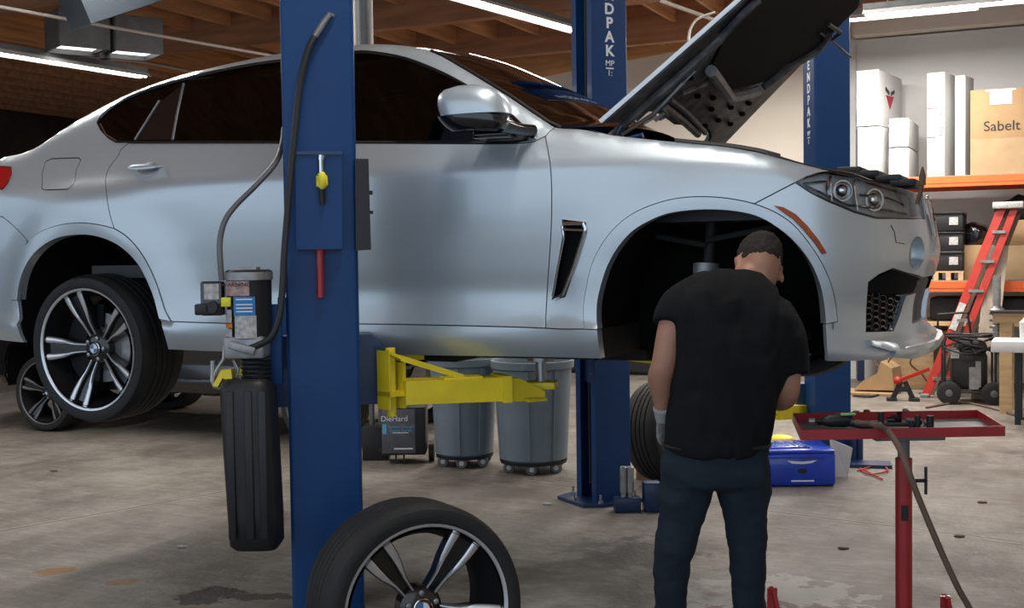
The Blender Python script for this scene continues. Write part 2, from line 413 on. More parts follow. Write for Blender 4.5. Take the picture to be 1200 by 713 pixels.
quarterfront = near(sB, lambda p: p[0] > DR[0][0]+.01 and p[0] < sp-.01); frontbelt = near(sB, lambda p: p[0] > sp+.01 and p[0] < DF[0][0]-.02)
seam_r = near(SEAM, lambda p: p[0] < spb[0]-.01); seam_f = near(SEAM, lambda p: spb[0]+.01 < p[0] < DF[-1][0]+.001)
rear_door = DR+TR2[1:]+seam_r[1:]+DS[::-1]+quarterfront[::-1]
rd = panel('rear_door', rear_door, 'paint', car)
fd = panel('front_door', DS+seam_f+DF[::-1][1:]+frontbelt[::-1], 'paint', car)
# --- windows and the frame around them
WR = Q([(114.5, 144), (121, 134), (141, 119), (177, 104), (215, 93), (252, 84), (300, 75), (340, 70), (372, 67)], 3)
WRb = Q([(372, 166.5), (300, 166.5), (215, 166.5), (136, 166.5)], 3)+Q([(128, 162), (119, 153)], 0)
WF = Q([(376, 67), (416, 61), (441, 62), (477, 69), (515, 84), (542, 98), (565, 112), (600, 136), (627, 163)], 3)
WFb = Q([(600, 167), (560, 167), (480, 166.5), (376, 166.5)], 3)
win_r = WR+WRb; win_f = WF+WFb
# the body side above the belt: C-pillar, roof rail, A-pillar
FS0 = inv(650, 150)
body_up = [DR[0]]+quarterfront+frontbelt+[DF[0]]+[(DF[0][0]+.02, TOPF(DF[0][0]+.02))]+ts(-4.985, DF[0][0], 60)[::-1]
qtr = body_up+[(SR+.02, TOPF(SR))]+[(SR+.02, 1.75), (SR+.02, inv(3, 254)[1])]+Q([(3, 254), (20, 269), (32, 282)])+near(TR, lambda p: p[0] > inv(33, 283)[0])[:-1]+DR[::-1][:-1]
FUEL = Q([(49, 221), (49, 205), (53, 190), (60, 186), (92, 185), (95, 188), (89, 200), (87, 215), (80, 222), (52, 223)])
TAIL = [(SR+.02, inv(3, 195)[1])]+Q([(3, 195), (13, 196), (13.5, 204), (9, 215), (3, 222)])+[(SR+.02, inv(3, 222)[1])]
tail_hole = [(SR+.05, inv(3, 195)[1])]+Q([(3, 195), (13, 196), (13.5, 204), (9, 215), (3, 222)])+[(SR+.05, inv(3, 222)[1])]
bs = panel('body_side', qtr, 'paint', car, holes=[win_r, win_f, FUEL, tail_hole])
panel('fuel_flap', FUEL, 'paint', car, gap=.003)
panel('tail_light', tail_hole, 'redlens', car, off=.006)
# rear bumper
rb = [(SR+.02, inv(3, 254)[1])]+Q([(3, 254), (20, 269), (32, 282)])+near(TR, lambda p: p[0] <= inv(33, 283)[0])[::-1]+Q([(21, 352), (23, 375), (29, 402)])+[(-4.95, inv(20, 400)[1]), (-5.1, 1.21), (SR+.02, 1.21)]
panel('rear_bumper', rb, 'paint', car)
# arch trims
Wr = min([p for p in OR_ if p[0] > AR], key=lambda p: abs(p[1]-SEAM[0][1])); Wf2 = min([p for p in OF_ if p[0] < AF], key=lambda p: abs(p[1]-SEAM[-1][1])); Wb = min([p for p in OF_ if p[0] > AF], key=lambda p: abs(p[1]-TF[-1][1]))
panel('wheel_arch_trim', TR+TR2[1:]+OR_[::-1][14:], 'paint', car, off=.006, thick=.05, gap=.0018) if False else None
def arch(name, outer, inner): panel(name, outer+inner[::-1], 'paint', car, off=.005, thick=.055, gap=.0016, step=.015, grid=.02)
arch('wheel_arch_trim', TR+TR2[1:], [p for p in OR_ if not (p[0] > AR and p[1] < Wr[1])])
arch('wheel_arch_trim', TF, [p for p in OF_ if not (p[0] < AF and p[1] < Wf2[1]) and not (p[0] > AF and p[1] < Wb[1])])
sk = SEAM+[p for p in OF_[::-1] if p[0] < AF and p[1] <= Wf2[1]]+SILLB[::-1]+[p for p in OR_[::-1] if p[0] > AR and p[1] <= Wr[1]][1:]
panel('side_skirt', sk, 'paint', car, thick=.05)
# front wing
HLtip = inv(932, 214)
SW = Q([(884, 239), (905, 228), (932, 214)])
HTOP = Q([(932, 214), (945, 207), (958, 203), (976, 200.5), (1000, 204), (1013, 209), (1050, 219), (1076, 228)])
HBOT = Q([(1080, 256), (1061, 256.5), (1026, 256), (1001, 249), (970, 236), (950, 226), (932, 214)])
VENT = Q([(659, 258), (686, 261), (687, 272), (662, 348), (647, 351), (651, 330), (660, 276)])
wtop = ts(DF[0][0]+.02, -.99, 30)
tfL = [p for p in TF if p[0] <= SW[0][0]]
wing = DF+[p for p in SEAM if p[0] > DF[-1][0]+.01]+tfL[1:]+SW+Q([(945, 207), (958, 203), (973, 200.5)])+[p for p in wtop[::-1] if p[0] < inv(965, 200)[0]]
fw_ = panel('front_wing', wing, 'paint', car, holes=[VENT])
# bumper
tfR = [p for p in TF if p[0] > SW[0][0]]
GZ0, GZ1 = inv(1086, 288)[1], 1.90
BOTR = Q([(969, 424), (1000, 424), (1024, 422), (1045, 419), (1062, 413), (1074, 406)])
bot_z = 1.145
INT = Q([(1015, 389), (1016, 360), (1018, 331), (1030, 322), (1046, 315), (1062, 320), (1084, 327), (1077, 331), (1074, 343), (1062, 346), (1056, 365), (1047, 388)])
zN = inv(1077, 229)[1]; sG = inv(1081, 240)[0]+.015                                                   # kidney grille begins here
sH = inv(1081, 240)[0]
bump = SW+[]+HBOT[::-1][1:]+[(sH+.003, inv(1080, 256)[1]), (sG, 1.68), (sG+.01, 1.60), (SF-.002, 1.58), (SF-.002, bot_z)]+[p for p in BOTR[::-1] if p[0] < SF-.1]+[p for p in OF_[::-1] if p[0] > AF and p[1] <= Wb[1] and p[1] > BOTR[0][1]+.004]+tfR[::-1]
lowgr = [(SF-.15, 1.44), (SF-.003, 1.44), (SF-.003, 1.26), (SF-.13, 1.26)]
FOG = [(0, 0)]; fc = inv(1075, 296); FOG = []
for k in range(20):
    a = 2*PI*k/20; FOG.append(inv(1074.5+8.5*math.cos(a)+1.5*math.sin(a), 297-19*math.sin(a)))
fb = panel('front_bumper', bump, 'paint', car, holes=[INT, FOG, lowgr], thick=.03, grid=.025)
panel('lower_grille', lowgr, 'black', car, off=-.03)
# fog recess: a cone set back into the bumper
def dish(name, loop, depth, m, sc_=.5, shift=(0, 0)):
    c = (sum(p[0] for p in loop)/len(loop), sum(p[1] for p in loop)/len(loop)); rings = []
    for k in range(8):
        t = k/7; q = 1-(1-sc_)*t; o = -depth*math.sin(t*PI/2); rings.append([Surf(c[0]+(p[0]-c[0])*q+shift[0]*t, c[1]+(p[1]-c[1])*q+shift[1]*t, o) for p in loop])
    for mir in (0, 1):
        mb = MB(); mb.loft([[Vector((v.x, 2*YC-v.y, v.z)) if mir else v.copy() for v in r] for r in rings], None, False); n = len(loop)
        mb.f.append([7*n+i for i in range(n)]); mb.m.append(0); obj(name, mb, m, car, sharp=60)
dish('fog_lamp_recess', FOG, .05, 'paint', .72, (0, .006))
panel('side_intake', INT, 'void', car, off=-.022, thick=.0, gap=0)
def surf_tube(name, lines, r, m, off=0., n=6, label=None):
    for mir in (1, 0):
        mb = MB()
        for ln in lines:
            pts = [Surf(s, z, off) for s, z in dens(ln, .02, False)]
            if mir: pts = [Vector((p.x, 2*YC-p.y, p.z)) for p in pts]
            mb.tube(pts, r, n)
        o = obj(name, mb, m, car, label=label)
    return o
# hexagon mesh of the side intake
lines = []
for gx in range(6):
    for gy in range(7):
        cx, cy = 1012+gx*8.6, 346+gy*7.4+(3.7 if gx % 2 else 0)
        hexa = [(cx+4.3*math.cos(R(60*k)), cy+3.9*math.sin(R(60*k))) for k in range(7)]
        ok = inside([(cx, cy)], [(1014, 391), (1015, 345), (1062, 347), (1057, 366), (1047, 391)])[0]
        if ok: lines.append(Q(hexa))
surf_tube('intake_mesh', lines, .0032, 'blackgloss', -.014)
panel('intake_blade', Q([(1017, 344), (1019, 330), (1046, 317), (1078, 331), (1073, 343), (1061, 345)]), 'void', car, off=-.008, gap=.002)
panel('bumper_ledge', Q([(1016, 399), (1036, 400), (1052, 404), (1060, 409), (1060, 413), (1040, 411), (1020, 405)]), 'paint', car, off=.014, gap=0, thick=.03)
sp_l = [(XF0+A0*R(50), 1.185), (XF0+A0*R(62), 1.19), (SF-.003, 1.18), (SF-.003, 1.135), (XF0+A0*R(60), 1.14), (XF0+A0*R(48), 1.16)]
panel('front_splitter', sp_l, 'paint', car, off=.018, gap=0, thick=.05)
surf_tube('tow_cover_seam', [Q([(1044, 264), (1048, 272), (1050, 284), (1060, 286)])], .0015, 'black', .0005)
# front lamp, its housing, lenses and chrome
HL = HTOP+HBOT[:-1]
panel('headlight_housing', HL, 'lamp', car, off=-.04, thick=.0, gap=0)
panel('headlight_surround', HL, 'blackgloss', car, off=.002, thick=.045, gap=.001, holes=[shrink(dens(HL, .012), .007)], step=.012)
for cx, cy, r in ((991, 223, 12), (1030, 234, 13)):
    for mir in (0, 1):
        s, z = inv(cx, cy); P = Surf(s, z, -.035); Nn = (Surf(s, z, 0)-Surf(s, z, -.05)).normalized()
        if mir: P.y = 2*YC-P.y; Nn.y = -Nn.y
        T = Matrix.Translation(P) @ Nn.to_track_quat('Z', 'Y').to_matrix().to_4x4(); rr = r/330
        mb = MB(); mb.lathe([(rr*.6, -.01), (rr, .0), (rr*1.05, .016), (rr*.9, .016), (rr*.82, .002), (rr*.7, .012), (rr*.4, .022), (.002, .026)], 24, T)
        o = obj('projector', mb, 'chrome', car); 
lm = []
for pts in ([(942, 215), (972, 212), (974, 232)], [(977, 206), (978, 236)], [(1006, 210), (1010, 246)], [(1012, 228), (1048, 232), (1066, 240)], [(945, 217), (1000, 240), (1070, 251)]): lm.append(Q(pts))
surf_tube('lamp_divider', lm, .005, 'chrome', -.028)
panel('headlight_lens', shrink(dens(HL, .02), .004), 'clear', car, off=.001, thick=.003, gap=0)
# kidney grille with its bright frame
KS0, KS1 = sG+.012, SF-.03; print('kidney', sH, KS0, KS1, zN)
KZ = [(KS0, zN-.04), (KS0-.003, 1.78), (KS0, 1.70), (KS0+.02, 1.62), (KS1, 1.61), (KS1, zN-.012), (KS0+.02, zN-.012)]
nosep = [(sH+.003, zN), (sH+.003, inv(1080, 256)[1]), (sG, 1.68), (sG+.01, 1.60), (SF-.002, 1.58), (SF-.002, zN)]
panel('nose_panel', nosep, 'paint', car, holes=[KZ], gap=.001)
panel('kidney_grille', KZ, 'blackgloss', car, off=-.035, gap=0, thick=0)
surf_tube('grille_frame', [KZ+[KZ[0]]], .006, 'chrome', .003)
surf_tube('grille_slat', [[(KS0+.008+i*(KS1-KS0-.016)/8, 1.63), (KS0+.008+i*(KS1-KS0-.016)/8, zN-.02)] for i in range(9)], .0045, 'bluedeep', -.008)
# amber side reflector and sensor
panel('side_reflector', Q([(907, 241), (918, 243), (932, 251), (945, 264), (957, 279), (968, 297), (963.5, 298), (953, 283), (941, 269), (929, 257), (916, 248)]), 'amber', car, off=.010, gap=0, thick=.012, label='amber side reflector')
# wing vent
panel('vent_recess', VENT, 'void', car, off=-.03, gap=0, thick=.0)
vl = Q([(660, 262), (684, 262), (686, 268), (684, 277), (673, 312), (660, 346), (650, 350)])
vl2 = Q([(659, 265), (661, 280), (656, 305), (648, 347)])
surf_tube('vent_frame', [vl], .008, 'chrome', .004, label='chrome vent frame'); surf_tube('vent_lip', [vl2, Q([(659, 269), (684, 270)])], .0045, 'chrome', .003)
# glass, dividers, waist trim
panel('rear_side_window', win_r, 'glass', car, off=-.006, gap=.003, thick=.003, grid=.05)
panel('front_side_window', win_f, 'glass', car, off=-.006, gap=.003, thick=.003, grid=.05)
surf_tube('window_trim', [win_r+[win_r[0]], win_f+[win_f[0]]], .0075, 'blackgloss', -.002)
surf_tube('window_divider', [Q([(187, 118), (172, 142), (158, 164)]), Q([(215, 98), (208, 130), (202, 164)])], .0065, 'steel', -.001)
surf_tube('window_strip', [Q([(133, 133), (118, 145), (125, 158), (137, 165.5)][1:])], .0045, 'chrome', .002)
panel('window_pillar_cover', Q([(189, 117), (214, 98), (201, 165), (160, 165)]), 'blackgloss', car, off=-.003, gap=.004, thick=.003)
panel('door_pillar_cover', Q([(355, 70), (392, 67), (392, 165), (355, 165)]), 'blackgloss', car, off=-.003, gap=.004, thick=.003)
panel('mirror_sail', Q([(585, 126), (600, 137), (627, 163), (620, 166), (560, 166), (575, 150)]), 'black', car, off=.001, gap=.003, thick=.006)
surf_tube('sail_strip', [Q([(592, 132), (610, 150), (622, 162)])], .004, 'chrome', .004)
# dark inner skin seen through the panel gaps
ib_loop = ts(-4.98, -1.02, 80)+[(XF0+.1, 1.86), (SF-.002, 1.8), (SF-.002, 1.17)]+[(-.80, 1.17)]+[p for p in shrink(dens(OF_, .03, False)+[(-1.19, 1.0)], -.02)[::-1] if p[1] > 1.16]+[(-1.66, 1.16), (-3.69, 1.16)]
ib_loop = [(-4.98, TOPF(-4.98)-.02)]+ts(-4.98, -1.02, 80, .012)+ts(-1.0, SF-.004, 20, .02)+[(SF-.004, 1.18), (-.745, 1.18), (-.74, 1.35)]
for k in range(1, 20): a = PI*k/20; ib_loop.append((AF+.45*math.cos(a), 1.35+.38*math.sin(a)))
ib_loop += [(AF-.455, 1.35), (AF-.455, 1.17), (AR+.47, 1.17), (AR+.45, 1.35)]
for k in range(1, 20): a = PI*k/20; ib_loop.append((AR+.45*math.cos(a), 1.35+.36*math.sin(a)))
ib_loop += [(AR-.45, 1.3), (-4.66, 1.25), (SR+.03, 1.25), (SR+.03, TOPF(SR)-.03)]
grow = lambda w, d: shrink(dens(w, .03), -d)
panel('inner_skin', ib_loop, 'black', car, holes=[grow(win_r, .012), grow(win_f, .012), grow(FOG, .01), grow(HL, .004), grow(KZ, .01), grow(INT, .002), grow(VENT, .002)], off=-.018, gap=0, thick=0, grid=.05)
# door handles
def handle(c, sx=1, lab=None):
    for mir in (0, 1):
        s, z = inv(*c); w = .098
        mk = lambda a, b, o: (lambda p: Vector((p.x, 2*YC-p.y, p.z)) if mir else p)(Surf(s+a, z+b, o))
        cup = MB(); rings = []
        for k in range(6):
            t = k/5; q = 1-.5*t; rings.append([mk(w*.62*q*math.cos(2*PI*j/20)+.012, .034*q*math.sin(2*PI*j/20)-.008, .0015-.0*t if k == 0 else .0015-.012*t*0+.001) for j in range(20)])
        cup.loft([rings[0], [mk(w*.58*math.cos(2*PI*j/20)+.012, .030*math.sin(2*PI*j/20)-.008, .004) for j in range(20)]]); cp = obj('handle_cup', cup, 'steel', rd if False else car)
        bar = MB(); rings = []
        for k in range(13):
            t = -1+2*k/12; hh = .0135*math.sqrt(max(1-abs(t)**3, .02)); o = .030*math.sqrt(max(1-t**4, 0))+.004
            rings.append([mk(w*t, .004+hh*math.cos(2*PI*j/10), o+.010*math.sin(2*PI*j/10)) for j in range(10)])
        bar.loft(rings); obj('door_handle', bar, 'paint', car)
handle((172, 197)); handle((405, 196))
# roof, rear glass, tailgate: lofted across from rail to rail
def across(name, s0, s1, crown, m, n=24, bulge=lambda t: (0, 0), inset=.006, w=14, wrap=True):
    mb = MB(); rows = []
    for i in range(n+1):
        s = s0+(s1-s0)*i/n; P = Surf(s, TOPF(s)-.004, -inset); row = []
        for j in range(w+1):
            t = j/w; y = P.y+(2*(YC-P.y))*t; q = 1-(2*t-1)**2; row.append(Vector((P.x+bulge(i/n)[0]*q, y, P.z+crown(i/n)*(1-abs(2*t-1)**2.4)+bulge(i/n)[1]*q)))
        rows.append(row)
    vs = [p for r in rows for p in r]; fs = [(i*(w+1)+j, (i+1)*(w+1)+j, (i+1)*(w+1)+j+1, i*(w+1)+j+1) for i in range(n) for j in range(w)]
    mb.add(vs, fs); return obj(name, mb, m, car, fix=True)
sA = at_y(505, 62, Y0+.36).x; sRg = at_y(235, 80, Y0+.33).x; sTg = at_y(45, 171, Y0+.17).x; sCw = at_y(655, 150, Y0+.14).x
across('roof', sRg, sA, lambda t: .035, 'paint')
across('rear_window', sTg, sRg, lambda t: .035, 'glass')
across('tailgate', SR+.03, sTg, lambda t: .02, 'paint')
across('windscreen', sA, sCw, lambda t: .03, 'screen', bulge=lambda t: (.13*t+.02, 0.02))
surf_tube('windscreen_edge', [ts(sA, sCw, 12, -.004)], .007, 'black', -.012)
tg = MB(); rows = []
for i in range(9):
    z = 1.21+(TOPF(SR)-1.21)*i/8; row = []
    for j in range(13): p = Surf(SR+.03, z); y = p.y+2*(YC-p.y)*j/12; row.append(Vector((p.x-.0, y, z)))
    rows.append(row)
tg.loft(rows, None, False, False); obj('rear_panel', tg, 'paint', car)
# cowl, engine bay
mb = MB(); pc = at_y(650, 150, Y0+.14)
mb.loft([[Vector((x, y, z)) for x, z in ((sCw-.05, 2.045), (sCw+.13, 2.035), (sCw+.24, 1.995), (sCw+.24, 1.96), (sCw-.05, 1.96))] for y in (Y0+.16, 2*YC-Y0-.16)]); obj('scuttle_panel', mb, 'black', car)
mb = MB(); mb.box((-1.22, YC, 1.74), (.72, 1.60, .14)); mb.box((-1.15, YC, 1.82), (.62, .7, .07), bev=.02); obj('engine_cover', mb, 'black', car)
mb = MB()
for y in (Y0+.27, 2*YC-Y0-.27): mb.lathe([(.10, 1.80), (.10, 1.90), (.06, 1.925), (.02, 1.93)], 20, Matrix.Translation((-1.2, y, 0)))
obj('strut_tower', mb, 'black', car)
pts = [Surf(s, TOPF(s), -.03)+Vector((0, .02, .004)) for s, z in ts(-1.35, -.93, 12)]
mb = MB(); mb.tube(pts, .012); mb.tube([Surf(s, TOPF(s)-.01, -.045)+Vector((0, 0, .006)) for s in np.linspace(-.98, SF-.02, 20)], .012); 
mb.tube([Vector((p.x, 2*YC-p.y, p.z)) for p in pts], .012); obj('bonnet_seal', mb, 'black', car)
mb = MB(); p = at_y(1081, 208, 4.75); mb.lathe([(.012, -.03), (.013, .0), (.006, .03), (.002, .04)], 10, Matrix.Translation(p)); mb.cyl(p+Vector((0, 0, -.03)), p+Vector((-.02, 0, -.1)), .008); obj('bonnet_catch', mb, 'brown', car)
mb = MB()
for i, (px, py) in enumerate(((1000, 202), (1020, 206), (1045, 211), (1062, 216))):
    mb.box(at_y(px, py, 4.95), (.1, .25, .03), bev=.008)
obj('slam_panel', mb, 'black', car)
# underbody, wheel wells
mb = MB(); mb.box((-2.68, YC, 1.20), (2.05, 1.70, .12)); mb.box((-4.85, YC, 1.33), (.42, 1.5, .10)); mb.box((-.75, YC, 1.28), (.16, 1.3, .14)); mb.box((-1.9, YC, 1.12), (.5, .6, .06)); mb.box((-4.17, YC, 1.34), (.85, .62, .16))
for x in (-3.3, -2.9, -2.4): mb.box((x, Y0+.35, 1.125), (.16, .3, .035), bev=.01)
mb.tube([(-1.5, YC-.2, 1.12), (-2.6, YC-.15, 1.11), (-3.6, YC-.3, 1.14), (-4.1, YC-.3, 1.22)], .04); mb.tube([(-1.5, YC+.2, 1.12), (-2.6, YC+.15, 1.11), (-3.6, YC+.3, 1.14)], .04)
obj('underbody', mb, 'under', car)
for xc, dp in ((AF, .62), (AR, .60)):
    for mir in (0, 1):
        mb = MB(); rings = []
        for y in ((Y0+.055 if xc == AR else Y0+.09), Y0+.3, Y0+dp):
            yy = 2*YC-y if mir else y
            rf = .47 if xc == AR else .435; ring = [Vector((xc-.47, yy, 1.14))]
            for k in range(25): a = PI-PI*k/24; ring.append(Vector((xc+(rf if a < PI/2 else .47)*math.cos(a), yy, 1.30+.44*math.sin(a))))
            ring.append(Vector((xc+rf, yy, 1.14))); rings.append(ring)
        mb.loft(rings, None, False, False); k = len(mb.v)-27; mb.f.append(list(range(k, k+27))); mb.m.append(0); obj('wheel_well', mb, 'void', car)
# front suspension on the open side
mb = MB(); sx = at_y(822, 300, Y0+.25)
mb.cyl((sx.x, sx.y, 1.15), (sx.x+.008, sx.y+.03, 1.47), .036); mb.cyl((sx.x+.008, sx.y+.03, 1.47), (sx.x+.009, sx.y+.033, 1.51), .05)
obj('strut', mb, 'alu', car); rodm = mb = MB(); mb.cyl((sx.x, sx.y, 1.20), (sx.x+.02, sx.y+.08, 1.68), .022); mb.tube([(sx.x+.01, sx.y+.04, 1.60), (sx.x+.2, sx.y+.0, 1.63), (sx.x+.42, sx.y+.06, 1.68)], .012); mb.tube([(sx.x+.01, sx.y+.04, 1.58), (sx.x-.2, sx.y+.06, 1.62)], .012)
obj('strut_rod', rodm, 'under', car)
mb = MB(); mb.beam((AF-.3, Y0+.55, 1.22), (AF, Y0+.2, 1.17), .06, .035); mb.beam((AF+.25, Y0+.55, 1.22), (AF, Y0+.2, 1.17), .05, .035)
mb.lathe([(.02, -.10), (.07, -.095), (.075, -.03), (.11, 0), (.11, .05)], 20, Matrix.Translation((AF, Y0+.17, 1.25)), 'y'); obj('hub_carrier', mb, 'under', car)
mb = MB(); mb.lathe([(.07, -.02), (.185, -.02), (.185, .012), (.07, .012)], 36, Matrix.Translation((AF, Y0+.2, 1.25)), 'y'); obj('brake_disc', mb, 'under', car)
# seats inside
mb = MB()
for x in (-2.55, -3.45):
    for y in (YC-.38, YC+.38):
        mb.box((x, y, 1.62), (.5, .5, .16), bev=.05); mb.box((x-.3, y, 1.92), (.14, .48, .58), ry=-.2, bev=.05); mb.box((x-.38, y, 2.22), (.09, .26, .16), ry=-.2, bev=.04)
obj('seat', mb, 'seat', car)
mb = MB(); mb.box((-1.95, YC, 1.86), (.35, 1.5, .26), bev=.08); mb.box((-3.0, YC, 1.50), (2.6, 1.6, .06)); obj('cabin_trim', mb, 'black', car)
# mirror
for mir in (0, 1):
    fy = (lambda v: Vector((v.x, 2*YC-v.y, v.z))) if mir else (lambda v: v)
    c = at_y(553, 130, Y0-.10); T = Matrix.Translation(c)
    def shell(z0, z1, sx, sy, dz=0, n=28):
        rings = []
        for i in range(9):
            t = i/8; z = z0+(z1-z0)*t; u = (z/.098) if z > 0 else (z/.10); k = max(1-abs(u)**2.6, 0.02)**(1/2.6); ring = []
            for j in range(n):
                a = 2*PI*j/n; ca, sa = math.cos(a), math.sin(a); e = (abs(ca)**2.8+abs(sa)**2.8)**(-1/2.8)
                ring.append(fy(T @ Vector((sx*k*e*ca+.02*(1-t)+(z*-.15), sy*k*e*sa*(1.0 if sa < 0 else .9), z+dz))))
            rings.append(ring)
        return rings
    mb = MB(); mb.loft(shell(-.02, .096, .142, .095)); mo = obj('wing_mirror', mb, 'paint', car)
    mb = MB(); mb.loft(shell(-.078, -.022, .140, .093)); obj('mirror_lower_shell', mb, 'blackgloss', mo)
    a = fy(T @ Vector((.11, .03, -.055))); b = fy(T @ Vector((.17, .19, -.07)))
    mb = MB(); mb.tube([a, (a+b)/2+Vector((0, 0, -.004)), b], [.030, .022, .026], 12); mb.box(fy(T @ Vector((.04, .12, -.085))), (.16, .10, .03), bev=.012); obj('mirror_arm', mb, 'blackgloss', mo)
# ---------------- bonnet, opened about 40 degrees
HA = R(40); hu = Vector((math.cos(HA), 0, math.sin(HA))); hv = Vector((0, 1, 0)); hn = Vector((-math.sin(HA), 0, math.cos(HA)))
HO = Vector((-1.66, 4.40, 2.04))
def hp(px, py):
    P = at_plane(px, py, HO, hn); d = P-HO; return d.dot(hu), d.y
H3 = lambda u, v, n=0.: HO+hu*u+hv*v+hn*n
vmid = YC-HO.y+.04
front = []
for k in range(13):
    a = PI/2*k/12; front.append((1.02+.24*math.sin(a)**.8*1.0, vmid-(vmid-.05)*math.cos(a)**.9 if k else .05))
n0 = hp(703, 157); n1 = hp(889, 0)
print('hood', n0, n1, hp(862, 166), hp(975, 48), hp(1010, 20), hp(1035, 0))
half = [(.015, .01), (.25, .06), (.5, .11), (.75, .155), (.95, .19), (1.05, .25), (1.12, .38), (1.16, .58), (1.17, vmid)]
half = [(p.x, p.y) for p in crom([Vector((a, b, 0)) for a, b in half], 4)]
rear = [(.015, .01), (.03, .12), (.04, .22), (.09, .29), (.122, .44), (.112, .62), (.09, vmid)]
rear = [(p.x, p.y) for p in crom([Vector((a, b, 0)) for a, b in rear], 4)]
sheet = half+[(u, 2*vmid-v) for u, v in half[::-1][1:]]+[(u, 2*vmid-v) for u, v in rear[1:]]+rear[::-1][:-1]
def hfn(base, dome=.03):
    return lambda u, v, o: H3(u, v, base+dome*(1-((v-vmid)/vmid)**2)-.02*max(u-.85, 0)**2/.1+o)
sheet = [(min(max(a, -.1), 1.3), b) for a, b in sheet]
hood = panel('bonnet', sheet, 'paint', car, fn=hfn(.035), thick=.018, gap=0, grid=.06, mirror=False, step=.04)
inn = shrink(dens(sheet, .04), .012)
obj_in = panel('bonnet_inner', inn, 'hoodin', hood, fn=hfn(.012), thick=-.01, gap=0, grid=.06, mirror=False, step=.04)
PADPX = [(848, 44), (900, -6), (1000, -25), (975, 33), (962, 58), (940, 70), (924, 80), (901, 99), (890, 103), (872, 106), (858, 111), (847, 96), (838, 84), (845, 70), (849, 58)]
padp = [hp(*p) for p in PADPX]; padp = [(u, v) for u, v in padp if u < 1.12]
padp = [hp(848, 44), (.86, .16), (1.0, .26), (1.09, .5), (1.10, vmid), (1.09, 2*vmid-.5), (1.0, 2*vmid-.26)]+[hp(*p) for p in [(962, 58), (924, 80), (901, 99), (890, 103), (858, 111), (838, 84), (845, 70), (849, 58)]]
panel('bonnet_pad', padp, 'pad', hood, fn=hfn(0.0), thick=-.012, gap=0, grid=.06, mirror=False, step=.04)
mb = MB(); hb = lambda px, py, n=-.012: (lambda q: H3(q[0], q[1], n+.03*(1-((q[1]-vmid)/vmid)**2)))(hp(px, py))
for pts, r in (([(715, 160), (775, 108), (835, 55), (870, 18), (890, 0)], .016), ([(745, 140), (780, 108), (820, 72), (846, 48)], .014), ([(848, 44), (836, 52), (815, 78), (800, 90)], .016),
               ([(896, 104), (930, 78), (958, 60), (972, 42)], .018), ([(778, 125), (800, 142), (820, 160)], .018),
               ([(786, 118), (806, 134), (828, 158)], .014), ([(800, 112), (830, 100), (838, 86)], .012)):
    mb.tube([hb(*p) for p in crom([Vector((a, b, 0)) for a, b in pts], 4) for p in [(p.x, p.y)]], r, 8)
obj('bonnet_frame', mb, 'hoodin', hood)
mb = MB(); mb.tube([hb(*p, -.02) for p in ((834, 84), (846, 100), (857, 116), (872, 113), (888, 107))], .026, 8); obj('bonnet_bracket', mb, 'alu', hood)
mb = MB()
random.seed(3)
for px, py in ((812, 95), (822, 118), (840, 120), (860, 130), (845, 145), (830, 152), (858, 148), (872, 136), (880, 124), (792, 106), (806, 84), (826, 66), (775, 118), (838, 133)):
    mb.sphere(hb(px, py, -.002), (.016, .022, .012), 10, 6)
obj('bonnet_hole', mb, 'void', hood)
mb = MB(); mb.tube([hb(762, 128, -.04), hb(797, 93, -.035)], .011); mb.tube([hb(797, 93, -.035), hb(812, 80, -.03)], .006)
mb.tube([hb(722, 152, -.04), hb(762, 128, -.04)], .008); obj('gas_strut', mb, 'steel', hood)
mb = MB(); 
for a, b in (((756, 134), (772, 118)), ((764, 138), (778, 126)), ((748, 140), (764, 132))): mb.beam(hb(*a, -.04), hb(*b, -.04), .02, .012)
mb.tube([hb(775, 124, -.04), hb(779, 132, -.04), hb(770, 136, -.04)], .008); obj('bonnet_hinge', mb, 'alu', hood)
mb = MB(); mb.tube([H3(.05, .10, -.02), HO+Vector((.02, .08, -.05)), HO+Vector((.12, .10, -.06))], .012); mb.tube([HO+Vector((-.04, .06, -.02)), HO+Vector((.06, .05, -.05)), HO+Vector((.16, .04, -.03))], .012); obj('hinge_bracket', mb, 'bluedeep', car)
mb = MB(); mb.tube([hb(962, 40), hb(975, 48), hb(992, 62)], .006); mb.tube([hb(972, 30), hb(985, 38), hb(975, 46)], .01); obj('bonnet_cable', mb, 'black', hood)

